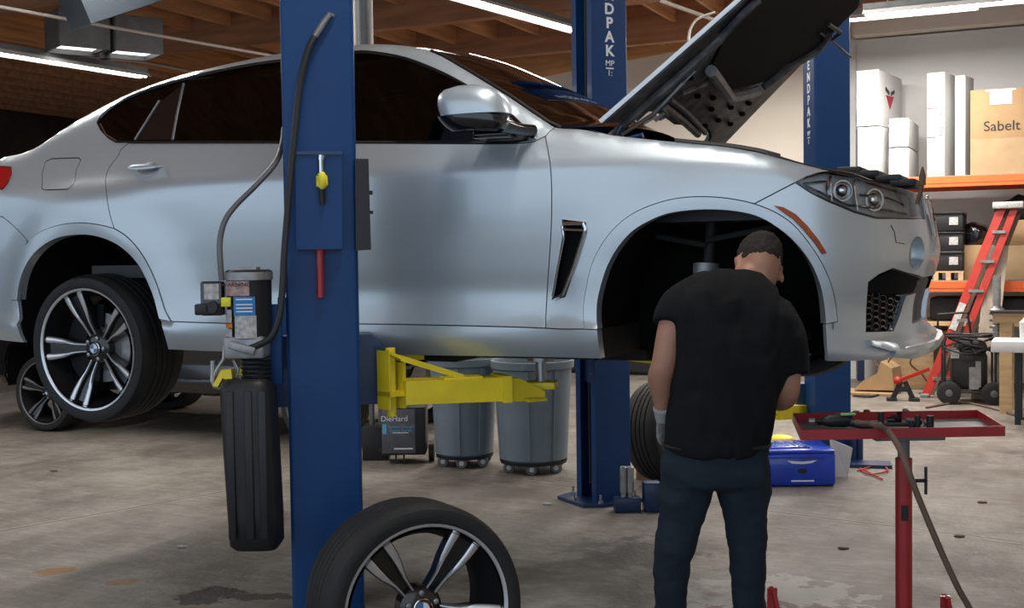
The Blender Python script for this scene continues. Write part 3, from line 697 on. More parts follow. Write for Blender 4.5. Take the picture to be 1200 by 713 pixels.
# ================================================================== wheels
def wheel(parent, T, body='tyre', face='rimsilver', pocket='rimblack', turn=0., w=.285, Rr=.355, rim=.2875, disc=True, names=('tyre', 'rim'), tyre_parent=None):
    """outer face looks along -Y of T, wheel centre plane at +w/2"""
    mb = MB(); h = w
    prof = [(rim-.012, .02), (rim+.002, .004), (rim+.012, .0), (rim+.035, -.006), (rim+.052, .0), (Rr-.012, .016), (Rr-.004, .03), (Rr-.001, .055)]
    for g in (.085, .125, .16, .20):
        prof += [(Rr, g-.006), (Rr-.007, g-.004), (Rr-.007, g+.004), (Rr, g+.006)]
    prof += [(Rr-.001, h-.055), (Rr-.012, h-.016), (rim+.052, h), (rim+.02, h), (rim-.012, h-.02)]
    mb.lathe(prof+[prof[0]], 64, T, 'y', cap=False); ty = obj(names[0], mb, body, parent, sharp=50)
    mb = MB(); mb.lathe([(rim-.005, .002), (rim+.004, -.001), (rim+.004, .006), (rim-.006, .008), (rim-.008, .006), (rim-.005, .002)], 72, T, 'y', cap=False)
    bright = mb
    bar = MB(); bar.lathe([(rim-.016, .005), (rim-.022, .03), (rim-.035, .06), (rim-.045, .14), (rim-.03, h-.03), (rim-.008, h-.01), (rim-.004, h-.012), (rim-.026, h-.032), (rim-.038, .14), (rim-.028, .06), (rim-.010, .025), (rim-.010, .008)], 64, T, 'y', cap=False)
    rb_ = obj(names[1], bar, 'barrel', parent, sharp=50)
    def yd(r): return .012+.050*(1-(r/rim))**1.3*1.6                  # dish of the spoke face
    dark = MB()
    CH = [(.050, .0165, .0028), (.09, .0175, .0032), (.125, .0205, .0045), (.155, .0275, .007), (.18, .0335, .0095), (.22, .039, .012), (.274, .043, .0145)]
    for k in range(5):
        th = turn+2*PI*k/5; rad = Vector((math.cos(th), 0, math.sin(th))); tan = Vector((-math.sin(th), 0, math.cos(th)))
        for sd in (-1, 1):
            rings = []; rd_ = []
            for r, d, wd in CH:
                c = rad*r+tan*(sd*d); y = yd(r)
                q = lambda o, yy: T @ (c+tan*o+Vector((0, yy, 0)))
                rings.append([q(-wd, y), q(-wd*.55, y-.004), q(wd*.55, y-.004), q(wd, y), q(wd, y+.003), q(-wd, y+.003)])
                e = wd+.0035; rd_.append([q(-e, y+.003), q(e, y+.003), q(e*.9, y+.045), q(-e*.9, y+.045)])
            bright.loft(rings); dark.loft(rd_)
        rings = []
        for r, d, wd in CH[:-1]+[(.270, .042, .02)]:
            c = rad*r; y = yd(r)+.016; hw = d; rings.append([T @ (c-tan*hw+Vector((0, y, 0))), T @ (c+tan*hw+Vector((0, y, 0))), T @ (c+tan*hw+Vector((0, y+.02, 0))), T @ (c-tan*hw+Vector((0, y+.02, 0)))])
        dark.loft(rings)
    dark.lathe([(.034, .058), (.062, .062), (.074, .072), (.074, .13), (.02, .13)], 40, T, 'y')
    obj('spoke_back', dark, pocket, rb_, sharp=40); obj('spoke_face', bright, face, rb_, sharp=40)
    for k in range(5):
        nut = MB(); th = turn+2*PI*(k+.5)/5; nut.lathe([(.004, .050), (.010, .052), (.010, .075)], 8, T @ Matrix.Translation((.052*math.cos(th), 0, .052*math.sin(th))), 'y')
        obj('wheel_bolt', nut, 'steel', rb_)
    cap = MB(); cap.lathe([(.001, .048), (.030, .049), (.0345, .053), (.0345, .07)], 32, T, 'y'); co_ = obj('centre_cap', cap, 'blackgloss', rb_, sharp=60)
    for q in range(4):
        s = MB(); pts = [T @ Vector((0, .0468, 0))]+[T @ Vector((.021*math.cos(PI/2*(q+j/6)), .0468, .021*math.sin(PI/2*(q+j/6)))) for j in range(7)]
        s.prism(pts, (T.to_3x3() @ Vector((0, .002, 0)))); 
        if q == 0: emb = [MB(), MB()]
        k = len(emb[q % 2].v); emb[q % 2].v += s.v; emb[q % 2].f += [[i+k for i in f] for f in s.f]; emb[q % 2].m += s.m
    rg = MB(); rg.lathe([(.0215, .0465), (.0235, .0465), (.0235, .049), (.0215, .049), (.0215, .0465)], 32, T, 'y', cap=False); rg.lathe([(.0315, .0475), (.0345, .049), (.0335, .052), (.0315, .0475)], 32, T, 'y', cap=False)
    obj('emblem', rg, 'chrome', rb_); obj('emblem', emb[0], 'whitepaint', rb_); obj('emblem', emb[1], 'labelblue', rb_)
    if disc:
        mb = MB(); mb.lathe([(.115, .112), (.117, .110), (.168, .110), (.168, .142), (.115, .142), (.115, .112)], 48, T, 'y'); obj('brake_disc', mb, 'alu', rb_)
        mb = MB()
        for i in range(17): 
            a0 = R(-90)+R(185)*i/16
            if i == 0: rings = []
            rings.append([T @ Vector((r*math.cos(a0+PI*.95), y, r*math.sin(a0+PI*.95))) for r, y in ((.10, .095), (.21, .095), (.21, .16), (.10, .16))])
        mb.loft(rings); mb.lathe([(.02, .15), (.21, .15), (.21, .165), (.02, .165)], 40, T, 'y'); mb.lathe([(.02, .125), (.118, .125), (.118, .15), (.02, .15)], 40, T, 'y'); obj('brake_caliper', mb, 'barrel', rb_)
    return ty, rb_
def wpart(T, **k):
    e = bpy.data.objects.new('wheel', None); C.objects.link(e); e.parent = car; e.location = T.translation-car.location
    return wheel(e, T, **k)
# the rim of the rear wheel as the photo shows it: hub at (115, 409)
hub = at_y(113, 409, Y0+.10)
T1 = Matrix.Translation((hub.x, Y0+.035, hub.z)) @ Matrix.Rotation(R(2.0), 4, 'X')
wpart(T1, turn=R(36))
wpart(Matrix.Translation((hub.x, 2*YC-Y0-.035, hub.z)) @ Matrix.Rotation(PI, 4, 'Z'), turn=R(20))
wpart(Matrix.Translation((AF, 2*YC-Y0-.035, 1.29)) @ Matrix.Rotation(PI, 4, 'Z'), turn=R(10))
# ================================================================== the two post lifts
def Lz(o, p): return o.matrix_basis @ Vector(p)
def column(name, label, loc, rz, W=.27, Dp=.26, H=3.75, letters=True, group=None, base=True):
    t = thing(name, label, 'lift post', loc, rz, group)
    k = dict(world=False); mb = MB(); th = .008
    outl = [(-W/2, Dp/2), (-W/2, -Dp/2), (W/2, -Dp/2), (W/2, Dp/2)]; lip = .055
    prof = [(-W/2+lip, Dp/2), (-W/2, Dp/2), *[(-W/2+.016-.016*math.cos(a), -Dp/2+.016-.016*math.sin(a)) for a in [PI/2*j/4 for j in range(5)]], *[(W/2-.016+.016*math.sin(a), -Dp/2+.016-.016*math.cos(a)) for a in [PI/2*j/4 for j in range(5)]], (W/2, Dp/2), (W/2-lip, Dp/2),
            (W/2-lip, Dp/2-th), (W/2-th, Dp/2-th), (W/2-th, -Dp/2+th), (-W/2+th, -Dp/2+th), (-W/2+th, Dp/2-th), (-W/2+lip, Dp/2-th)]
    mb.loft([[(x, y, z) for x, y in prof] for z in (.02, H)]); obj('column', mb, 'blue', t, sharp=25, **k)
    mb = MB(); b = [(-W/2-.07, -Dp/2-.04), (W/2+.07, -Dp/2-.04), (W/2+.10, Dp/2), (W/2+.04, Dp/2+.12), (-W/2-.04, Dp/2+.12), (-W/2-.10, Dp/2)]
    mb.prism([(x, y, 0) for x, y in b], (0, 0, .02)); obj('base_plate', mb, 'bluedeep', t, **k)
    for x, y in ((-W/2-.04, -Dp/2), (W/2+.04, -Dp/2), (-W/2-.05, Dp/2), (W/2+.05, Dp/2), (0, Dp/2+.09)):
        mb = MB(); mb.lathe([(.016, .02), (.016, .035), (.008, .036), (.008, .07), (.002, .07)], 10, Matrix.Translation((x, y, 0))); obj('anchor_bolt', mb, 'steel', t, **k)
    for s in (-1, 1):
        mb = MB(); mb.prism([(s*W/2, -Dp/2+.03, .02), (s*(W/2+.065), -Dp/2+.03, .02), (s*W/2, -Dp/2+.03, .20)], (0, .01, 0)); obj('gusset', mb, 'blue', t, **k)
    mb = MB(); mb.box((0, .0, 1.9), (W-.06, .012, 3.6)); 
    for x in (-.05, .05): mb.cyl((x, Dp/2-.06, .1), (x, Dp/2-.06, 3.6), .012)
    obj('lift_chain', mb, 'black', t, **k)
    if letters:
        for s in (-1, 1):
            mb = MB()
            for i, ch in enumerate('BENDPAK'):
                T = frame((s*(W/2+.0015), 0, letters-(i-6)*.085), (0, s, 0), (0, 0, 1)); text_mb(ch, .092, T, .001, mb, bold=.03)
            for i, ch in enumerate(('MP', '1:')):
                text_mb(ch, .05, frame((s*(W/2+.0015), 0, letters-.075-i*.06), (0, s, 0), (0, 0, 1)), .001, mb)
            mb.box((s*(W/2+.001), 0, letters-.105), (.002, .055, .008)); obj('lettering', mb, 'whitepaint', t, smooth=False, **k)
    return t
# near post: its outer face square to the camera
fc_ = at_d(377, 301, 4.5); rzn = R(34); ctr = fc_+Vector((-math.sin(rzn), math.cos(rzn), 0))*.13; ctr.z = 0
post = column('lift_post', 'blue steel lift post in front of the silver car, beside the leaning wheel', ctr, rzn, W=.272, letters=0, group=None)
lp = lambda px, py, d=-.13: at_plane(px, py, post.matrix_basis @ Vector((0, d, 0)), Vector((math.sin(rzn), -math.cos(rzn), 0)))   # on a plane parallel to the outer face
post.matrix_basis
bpy.context.view_layer.update()
Wp = lambda v: Matrix.Translation(ctr) @ Matrix.Rotation(rzn, 4, 'Z') @ Vector(v)
nrm = Vector((math.sin(rzn), -math.cos(rzn), 0)); sdv = Vector((math.cos(rzn), math.sin(rzn), 0))
# carriage with its wings either side of the column
zc0, zc1 = lp(430, 473, .2).z, lp(430, 413, .2).z
mb = MB(); mb.prism([Wp(p) for p in ((-.205, .165, zc0), (.27, .165, zc0), (.27, .165, zc1), (.19, .165, zc1+.075), (-.165, .165, zc1+.075), (-.205, .165, zc1))], -nrm*.16)
mb.prism([Wp(p) for p in ((-.11, -.05, zc0-.15), (.11, -.05, zc0-.15), (.11, -.05, zc1+.5), (-.11, -.05, zc1+.5))], -nrm*.2); obj('carriage', mb, 'bluedeep', post)
# yellow arm running forward under the sill
a0 = lp(447, 408, .22)
mb = MB()
A = at_d(470, 460, 4.72); A.z = 1.015; B = at_d(585, 456, 4.86); B.z = 1.01; dr = (B-A); dr.z = 0; dr.normalize(); pr = Vector((-dr.y, dr.x, 0))
def armsec(P, w, h0, h1): return [P-pr*w+Vector((0, 0, h0)), P+pr*w+Vector((0, 0, h0)), P+pr*w+Vector((0, 0, h1)), P-pr*w+Vector((0, 0, h1))]
mb.loft([armsec(A, .075, -.042, .05), armsec(B, .068, -.046, .05)]); arm = obj('lift_arm', mb, 'yellow', post, label='yellow swing arm reaching under the sill')
C2 = B+dr*.03; D2 = at_d(618, 452, 4.93); D2.z = 1.0; E2 = at_d(632, 451, 4.95); E2.z = .99
mb = MB(); mb.loft([armsec(B-dr*.01, .075, -.052, .056), armsec(C2, .075, -.052, .056)]); mb.loft([armsec(C2-dr*.05, .055, -.048, .052), armsec(D2-dr*.05, .06, -.045, .048), armsec(E2, .065, -.025, .0)])
mb.prism([C2-pr*.10+dr*.06+Vector((0, 0, -.052)), E2-pr*.09+Vector((0, 0, -.035)), E2+pr*.09+Vector((0, 0, -.035)), C2+pr*.1+dr*.06+Vector((0, 0, -.052))], (0, 0, .012))
obj('arm_extension', mb, 'yellow', arm)
P = at_d(634, 451, 4.98); mb = MB(); mb.box((P.x, P.y, P.z), (.13, .13, .03), rz=.3, bev=.006); obj('adapter_plate', mb, 'yellow', arm)
mb = MB(); mb.cyl(P, P+Vector((0, 0, .10)), .022); mb.cyl(P+Vector((0, 0, .10)), P+Vector((0, 0, .125)), .055); obj('lift_pad', mb, 'steel', arm)
K0 = at_d(449, 445, 4.66); K0.z = 0; K1 = at_d(467, 445, 4.71); K1.z = 0
zt_, zb_ = 1.175, .955; up = Vector((0, 0, 1)); mb = MB()
kd = (K1-K0).normalized(); kp = Vector((-kd.y, kd.x, 0))
for q, wd in ((K1, .014),): mb.prism([q-kp*.03+up*zb_, q+kp*.03+up*zb_, q+kp*.03+up*(zt_-.04), q-kp*.03+up*(zt_-.04)], kd*wd)
mb.prism([K0-kp*.04+up*zb_, K0+kp*.04+up*zb_, K0+kp*.04+up*zt_, K0-kp*.04+up*zt_], kd*.006)
mb.prism([K0-kp*.04+up*zt_, K1-kp*.04+up*(zt_-.035)+kd*.012, K1+kp*.04+up*(zt_-.035)+kd*.012, K0+kp*.04+up*zt_], up*.012)
mb.prism([K0-kp*.04+up*(zb_+.05), K1-kp*.04+up*(zb_+.05), K1+kp*.04+up*(zb_+.05), K0+kp*.04+up*(zb_+.05)], up*.02)
mb.cyl(K0+(K1-K0)*.5+up*(zb_-.03), K0+(K1-K0)*.5+up*(zt_+.02), .02)
obj('arm_bracket', mb, 'yellow', post)
mb = MB(); g0 = K1+up*(zt_-.02); g1 = at_d(540, 444, 4.79); g1.z = 1.068
mb.beam(g0-pr*.05, g1-pr*.03, .014, .022); mb.beam(g0+pr*.05, g1+pr*.03, .014, .022); mb.box(g1+Vector((0, 0, -.005)), (.16, .08, .012), rz=math.atan2(dr.y, dr.x)); obj('arm_gusset', mb, 'yellow', arm)
# rear arm, folded back towards the rear of the car
A = Wp((-.18, .22, 1.0)); B = Vector((-3.55, 4.62, 1.0)); dr2 = (B-A).normalized(); pr = Vector((-dr2.y, dr2.x, 0))
mb = MB(); mb.loft([armsec(A, .06, -.05, .05), armsec(B, .05, -.045, .045)]); mb.box(B, (.14, .14, .03)); mb.cyl(B, B+Vector((0, 0, .12)), .03); obj('lift_arm', mb, 'yellow', post)
# control box, lock handle, black side box
def slab(pxs, d0, d1, m, name, par=post, bev=0, label=None):
    P = [lp(*p, d0) for p in pxs]; mb = MB(); mb.prism(P, nrm*(d0-d1)*1.0 if False else nrm*(-(d1-d0))); return obj(name, mb, m, par, label=label, sharp=20)
cb = slab([(346, 181), (400, 181), (401, 292), (348, 293)], -.13, -.185, 'blue', 'control_box')
slab([(345, 179), (400.5, 179), (400.5, 183), (345, 183)], -.13, -.192, 'bluedeep', 'box_lid', cb)
slab([(415.5, 188), (431, 188), (434, 293), (416.5, 294)], -.10, -.17, 'black', 'side_box')
mb = MB(); mb.box(lp(433.5, 226, -.15), (.012, .02, .015)); mb.box(lp(434, 249, -.15), (.012, .02, .012)); obj('box_knob', mb, 'black', post)
mb = MB(); mb.tube([lp(376, 184, -.205), lp(376.5, 206, -.205)], .011, 10); mb.tube([lp(376.5, 182, -.205), lp(376, 188, -.205)], .014, 10); blow = thing('blow_gun', 'yellow and chrome air fitting hanging on the post control box', 'air fitting', lp(377, 215, -.20))
obj('nozzle', mb, 'chrome', blow)
mb = MB(); mb.tube([lp(376, 203, -.205), lp(378, 208, -.208), lp(379, 216, -.208), lp(376, 221, -.205)], [.013, .019, .018, .012], 10); mb.tube([lp(374, 206, -.20), lp(374, 219, -.20)], .011); obj('body', mb, 'sticker', blow)
mb = MB(); mb.tube([lp(377, 219, -.205), lp(378, 240, -.20)], [.012, .010], 10); obj('grip', mb, 'black', blow)
mb = MB(); mb.tube([lp(375, 290, -.16), lp(375.5, 349, -.16)], .014, 12); mb.tube([lp(375, 282, -.15), lp(375, 297, -.16)], .018, 12); obj('lock_handle', mb, 'red', post, label='red lock release handle')
# black hose down the face of the post, with its steel end
hose = thing('air_hose', 'black air hose hanging down the face of the near blue post', 'hose', lp(380, 30, -.15))
mb = MB(); pts = crom([lp(x, y, d) for x, y, d in ((369, 43, -.165), (362, 56, -.175), (354, 85, -.18), (349, 120, -.18), (345, 160, -.19), (341, 200, -.20), (336, 260, -.22), (333, 300, -.24), (331, 340, -.25), (327, 372, -.26), (318, 395, -.26), (302, 405, -.25), (285, 411, -.24))], 6)
mb.tube(pts, .0125, 10); obj('hose', mb, 'black', hose)
mb = MB(); mb.tube([lp(369, 43, -.165), lp(380, 25, -.16), lp(386, 17, -.16), lp(390, 19, -.14)], [.013, .012, .010, .009], 10); obj('end_fitting', mb, 'steel', hose)
# far post, on the other side of the car
rzf = R(142); p0 = at_z(699, 592); X_ = Vector((math.cos(rzf), math.sin(rzf), 0)); Y_ = Vector((-math.sin(rzf), math.cos(rzf), 0))
cf = p0+X_*.12-Y_*.13; cf.z = 0
far = column('lift_post', 'blue lettered lift post standing behind the car, left of the mechanic', cf, rzf, W=.24, Dp=.26, letters=2.80)
Wf = lambda v: Matrix.Translation(cf) @ Matrix.Rotation(rzf, 4, 'Z') @ Vector(v)
mb = MB(); mb.box((0, .01, 1.15), (.14, .18, .8)); obj('carriage', mb, 'bluedeep', far, world=False)
for ex in ((-1.75, 6.02), (-3.5, 6.0)):
    a = Wf((0, .26, 1.0)); b = Vector((*ex, 1.0)); d_ = (b-a).normalized(); pr = Vector((-d_.y, d_.x, 0))
    mb = MB(); mb.loft([armsec(a, .06, -.05, .05), armsec(b, .05, -.045, .045)]); mb.box(b, (.14, .14, .03)); mb.cyl(b, b+Vector((0, 0, .1)), .03); obj('lift_arm', mb, 'yellow', far)
mb = MB()
for i, px in enumerate((731, 739)):
    b = at_z(px, 600); b.z = 0; mb.lathe([(.017, .08), (.017, .11), (.022, .115), (.022, .27), (.017, .275), (.002, .275)], 14, Matrix.Translation(b))
adb = obj('stacking_adapter', mb, 'steel', far)
mb = MB(); b = at_z(735, 600); mb.box((b.x, b.y, .045), (.16, .08, .09), rz=.5, bev=.008); mb.box((b.x+.13, b.y+.07, .09), (.10, .1, .18), rz=.5, bev=.008); obj('adapter_rack', mb, 'bluedeep', far)
# post of the next lift
rz3 = R(29); p0 = at_z(956, 541); c3 = p0+Vector((math.cos(rz3), math.sin(rz3), 0))*.135+Vector((-math.sin(rz3), math.cos(rz3), 0))*.13; c3.z = 0
third = column('lift_post', 'blue lift post in the background, behind the car nose', c3, rz3, letters=2.50)
W3 = lambda v: Matrix.Translation(c3) @ Matrix.Rotation(rz3, 4, 'Z') @ Vector(v)
mb = MB(); mb.box((0, .17, .4), (.4, .12, .3)); mb.box((0, .02, .5), (.18, .2, .8)); obj('carriage', mb, 'bluedeep', third, world=False)
a = at_d(935, 474, 8.9); b = at_d(905, 484, 8.6); mb = MB(); mb.beam(W3((-.1, .2, .33)), b, .12, .10); mb.cyl(b, b+Vector((0, 0, .12)), .05); obj('lift_arm', mb, 'yellow', third)
for px in (1001, 1008):
    b = at_z(px, 541); mb = MB(); mb.lathe([(.025, .02), (.025, .22), (.012, .23), (.012, .34)], 12, Matrix.Translation((b.x+.0, b.y-.02, 0))); obj('anchor_stud', mb, 'bluedeep', third)
b = at_z(1002, 546); mb = MB(); mb.box((b.x, b.y, .012), (.5, .2, .024), rz=.2); obj('anchor_plate', mb, 'bluedeep', third)

# ---------------- hydraulic power unit beside the near post
DP = 4.42; PU = at_d(300, 560, DP); pu = thing('hydraulic_power_unit', 'lift power unit with black oil tank mounted left of the near blue post', 'power unit', (PU.x, PU.y, at_d(300, 643, DP).z), YAW)
pz = lambda y: at_d(300, y, DP).z-at_d(300, 643, DP).z
pxx = lambda x: (x-303)/1400*DP
k = dict(world=False)
def rbx(x0, x1, y0, y1, d, bev=.01, dy=0): mb = MB(); return mb.box(((pxx(x0)+pxx(x1))/2, dy, (pz(y0)+pz(y1))/2), (pxx(x1)-pxx(x0), d, pz(y0)-pz(y1)), bev=bev)
mb = MB(); rings = []
for y, w, d, cx in ((641, 24, .10, 304), (643-8, 29, .13, 303), (600, 29.5, .14, 302), (520, 30, .145, 299), (462, 30, .145, 297), (448, 28, .135, 296), (442, 22, .11, 296)):
    rings.append([(pxx(cx)+w/1400*DP*math.copysign(abs(math.cos(a))**.45, math.cos(a)), d/1.35*math.copysign(abs(math.sin(a))**.45, math.sin(a)), pz(y)) for a in [2*PI*(j+.5)/28 for j in range(28)]])
mb.loft(rings); tank = obj('oil_tank', mb, 'black', pu, sharp=50, **k)
for cx in (282, 303, 319):
    mb = MB(); mb.box((pxx(cx), -.106, pz(540)), (.03, .012, pz(455)-pz(625)), bev=.005); obj('tank_rib', mb, 'black', tank, **k)
mb = MB()
for y in (443, 438, 433, 428, 423): mb.lathe([(.05, 0), (.058, .006), (.05, .012)], 20, Matrix.Translation((pxx(306), 0, pz(y))))
mb.lathe([(.05, pz(446)), (.05, pz(418))], 20, Matrix.Translation((pxx(306), 0, 0))); obj('tank_neck', mb, 'black', pu, **k)
obj('manifold', rbx(273, 321, 393, 419, .15, .012).box((pxx(296), -.08, pz(406)), (.10, .03, .03), ry=.3, bev=.006), 'alu', pu, **k)
mb = MB(); rings = []
for y, w in ((394, .080), (330, .082), (326, .084), (318, .086), (316, .075)): rings.append((w, pz(y)))
mb.lathe(rings, 28, Matrix.Translation((pxx(300), 0, 0))); mot = obj('motor', mb, 'black', pu, **k)
mb = MB(); mb.lathe([(.087, pz(328)), (.087, pz(319)), (.07, pz(316)), (.002, pz(315.5))], 28, Matrix.Translation((pxx(300), 0, 0))); mb.box((pxx(300), 0, pz(315)), (.07, .07, .012)); obj('motor_cap', mb, 'alu', mot, **k)
def lab(x0, x1, y0, y1, m, name='label', off=-.085, par=None, **kw):
    mb = MB(); n = 6; rings = []
    for y in (y0, y1):
        rings.append([]) 
        for j in range(n+1):
            x = pxx(x0)+(pxx(x1)-pxx(x0))*j/n; dx = x-pxx(300); yy = -math.sqrt(max(.0865**2-dx*dx, .0001)) if abs(dx) < .0865 else -.01
            rings[-1].append((x, yy-.001, pz(y)))
    vs = rings[0]+rings[1]; mb.add(vs, [(j, j+1, n+1+j+1, n+1+j) for j in range(n)]); return obj(name, mb, m, par or mot, world=False, fix=True)
lab(276, 306, 329, 346, 'labelpink', label=None); lab(287, 312, 347, 369, 'labelblue'); lab(288, 313, 369, 395, 'label'); lab(273, 284, 362, 377, 'label'); lab(273, 284, 384, 395, 'label'); lab(272.5, 284.5, 378, 383, 'stickerorange')
mb = MB()
for i in range(7): y = 331+i*2.2; 
text_mb('WARNING', .022, frame((pxx(291), -.0895, pz(333)), (1, 0, 0), (0, 0, 1)), .0006, mb); obj('label_print', mb, 'blackmark', mot, smooth=False, **k)
mb = MB()
for y in (350, 356, 360, 364): mb.box((pxx(300), -.0885, pz(y)), (.06, .001, .004))
obj('label_print', mb, 'whitepaint', mot, **k)
mb = MB(); mb.box((pxx(278), -.072, pz(353)), (.036, .012, .034), bev=.004); obj('yellow_button', mb, 'sticker', mot, **k)
obj('switch_box', rbx(246, 272, 329, 369, .09, .008), 'blackgloss', pu, **k)
mb = rbx(251, 268, 332, 350, .004, 0, -.047); obj('switch_label', mb, 'label', pu, **k)
mb = rbx(240, 258, 355, 368, .06, .006, -.03); mb.lathe([(.022, -.06), (.022, -.045)], 16, Matrix.Translation((pxx(260), 0, pz(359))), 'y'); obj('push_button', mb, 'black', pu, **k)
mb = MB(); pts = [(272, 405), (268, 425), (256, 436), (254, 448), (262, 456), (270, 462), (266, 480)]
mb.tube([(pxx(a), -.02, pz(b)) for a, b in ((271, 405), (270, 420), (263, 430), (255, 444), (258, 452), (270, 455), (283, 446), (286, 432), (281, 421))], .007); mb.tube([(pxx(257), -.02, pz(422)), (pxx(256), -.02, pz(446))], .009); obj('return_pipe', mb, 'steel', pu, **k)
mb = MB(); mb.prism([(pxx(x), -.06, pz(y)) for x, y in ((269, 432), (281, 431), (282, 442), (275, 443), (271, 441), (265, 451), (259, 450))], (0, .05, 0)); obj('release_lever', mb, 'yellow', pu, label='yellow release lever', **k)
mb = MB(); mb.box((pxx(325), .05, pz(405)), (.06, .03, .3), bev=.004); mb.box((pxx(335), .06, pz(372)), (.03, .03, .14)); obj('mounting_bracket', mb, 'blue', pu, **k)
cab = thing('power_cable', 'grey flexible cable looping from the near blue post to the switch box', 'cable', at_d(300, 240, 4.45))
mb = MB(); mb.tube(crom([at_d(x, y, d) for x, y, d in ((333, 150, 4.72), (330, 172, 4.62), (322, 192, 4.5), (300, 217, 4.46), (277, 240, 4.45), (264, 258, 4.44), (258, 280, 4.43), (258, 305, 4.42), (260, 329, 4.42))], 6), .011, 10); obj('cable', mb, 'galv', cab)

# ---------------- the wheel leaning on the near post
fcw = at_d(502, 709, 3.93); Wl = Matrix.Translation((fcw.x, fcw.y, 0)) @ Matrix.Rotation(R(50), 4, 'Z')
tl = R(-3); sp_w = thing('wheel', 'loose alloy wheel with tyre leaning on the near blue post', 'wheel', (fcw.x, fcw.y, 0), R(50))
zc_ = .355*math.cos(tl)+.285*abs(math.sin(tl))
wheel(sp_w, Matrix.Translation((0, 0, zc_)) @ Matrix.Rotation(tl, 4, 'X'), turn=R(55), disc=False, w=.285) if False else None
T = Wl @ Matrix.Translation((0, 0, zc_)) @ Matrix.Rotation(tl, 4, 'X'); wheel(sp_w, T, turn=R(56), disc=False)

# ---------------- red tray stand with an impact wrench
ZTR = .985
tc_ = [at_z(939, 506, ZTR), at_z(1177, 501, ZTR), at_z(1146, 482, ZTR), at_z(930, 486, ZTR)]
pol = at_d(1059, 520, 3.86); stand = thing('tray_stand', 'red work tray on a pole stand at the right of the mechanic', 'tray stand', (pol.x, pol.y, 0), YAW)
S_ = lambda P: wm(stand).inverted() @ P
cen = sum((p for p in tc_), Vector())/4; wdt = ((tc_[1]-tc_[0]).length+(tc_[2]-tc_[3]).length)/2; dpt = ((tc_[3]-tc_[0]).length+(tc_[2]-tc_[1]).length)/2
q = [S_(p) for p in tc_]; 
mb = MB(); bot = [p.copy() for p in q]; c_ = sum(bot, Vector())/4
mb.prism([Vector((p.x, p.y, ZTR-.028)) for p in q], (0, 0, .003)); obj('tray_base', mb, 'galv', stand, **k)
for i in range(4):
    a, b = q[i], q[(i+1) % 4]; mb = MB(); mb.beam((a.x, a.y, ZTR-.012), (b.x, b.y, ZTR-.012), .006, .032); obj('tray_rim', mb, 'red', stand, **k)
mb = MB(); mb.cyl((0, 0, .62), (0, 0, ZTR-.03), .019, n=20); mb.box((0, 0, ZTR-.036), (.22, .14, .014)); obj('inner_tube', mb, 'galv', stand, **k)
mb = MB(); mb.cyl((0, 0, .08), (0, 0, .875), .0265, n=24); mb.box((0, 0, .12), (.09, .09, .1)); obj('pole', mb, 'red', stand, **k)
mb = MB(); mb.cyl((.02, 0, .80), (.075, 0, .80), .006); mb.cyl((.072, 0, .755), (.072, 0, .845), .005); mb.lathe([(.002, 0), (.012, .005), (.002, .01)], 10, Matrix.Translation((.067, 0, .795))); obj('clamp_screw', mb, 'black', stand, **k)
mb = MB(); mb.box((-.005, -.0262, .70), (.022, .004, .05)); obj('pole_label', mb, 'blackmark', stand, **k)
for s in (-1, 1):
    mb = MB(); mb.beam((0, 0, .10), (s*.40, -.1, .05), .05, .05); mb.beam((0, .0, .10), (s*.36, .3, .05), .05, .05); obj('base_leg', mb, 'red', stand, **k)
for px, py, s in ((905, 690, 1), (1108, 699, 1)):
    a = S_(at_d(px, py, 3.75)); z = a.z+HC*0; mb = MB(); mb.beam((a.x, a.y, a.z), (a.x+.09*s, a.y, max(a.z-.40, .06)), .012, .05, up=(0, 1, 0)); mb.beam((a.x+.0, a.y, a.z), (a.x+.0, a.y+.02, .05), .03, .01, up=(0, 1, 0))
    mb.beam((a.x+.05*s, a.y, .06), (0, 0, .09), .03, .03); obj('side_bracket', mb, 'red', stand, **k)
iw = at_z(996, 494, ZTR); gun = thing('impact_wrench', 'black air impact wrench lying on the red tray', 'impact wrench', (iw.x, iw.y, ZTR-.025), YAW+R(2))
mb = MB(); T = Matrix.Translation((-.03, 0, .028)); mb.lathe([(.006, -.09), (.008, -.065), (.014, -.06), (.021, -.04), (.023, .01), (.019, .035), (.008, .04)], 20, T, 'x'); obj('body', mb, 'black', gun, **k)
mb = MB(); mb.tube([(-.01, -.0, .022), (.03, -.035, .018), (.06, -.05, .016)], [.013, .015, .012], 12); obj('grip', mb, 'black', gun, **k)
mb = MB(); mb.tube([(.06, -.05, .016), (.085, -.055, .018)], .009, 12); mb.tube([(-.12, 0, .028), (-.14, 0, .028)], .010, 12); obj('fitting', mb, 'steel', gun, **k)
mb = MB(); mb.box((-.01, -.012, .050), (.05, .016, .008), bev=.003); obj('trigger', mb, 'greenglow', gun, **k)
random.seed(5)
for i in range(11):
    p = at_z(1018+i*7.2, 489+random.uniform(-3, 5), ZTR); m = random.choice(['black', 'blackgloss', 'galv']); mb = MB(); r = random.uniform(.008, .012); L = random.uniform(.022, .045)
    if i % 3 == 0: mb.tube([(0, 0, 0), (L, .01, 0)], r*.8, 12)
    else: mb.lathe([(r*.5, 0), (r, 0), (r, L), (r*.6, L)], 14)
    mb2 = MB(); mb2.add([Vector(v)+Vector((p.x, p.y, ZTR-.025+(r*.8 if i % 3 == 0 else 0))) for v in mb.v], mb.f)
    one('socket', mb2, m, 'dark steel socket lying among others at the back of the red tray', 'socket', (p.x, p.y, ZTR-.025), group='sockets on the red tray')
random.seed(12)
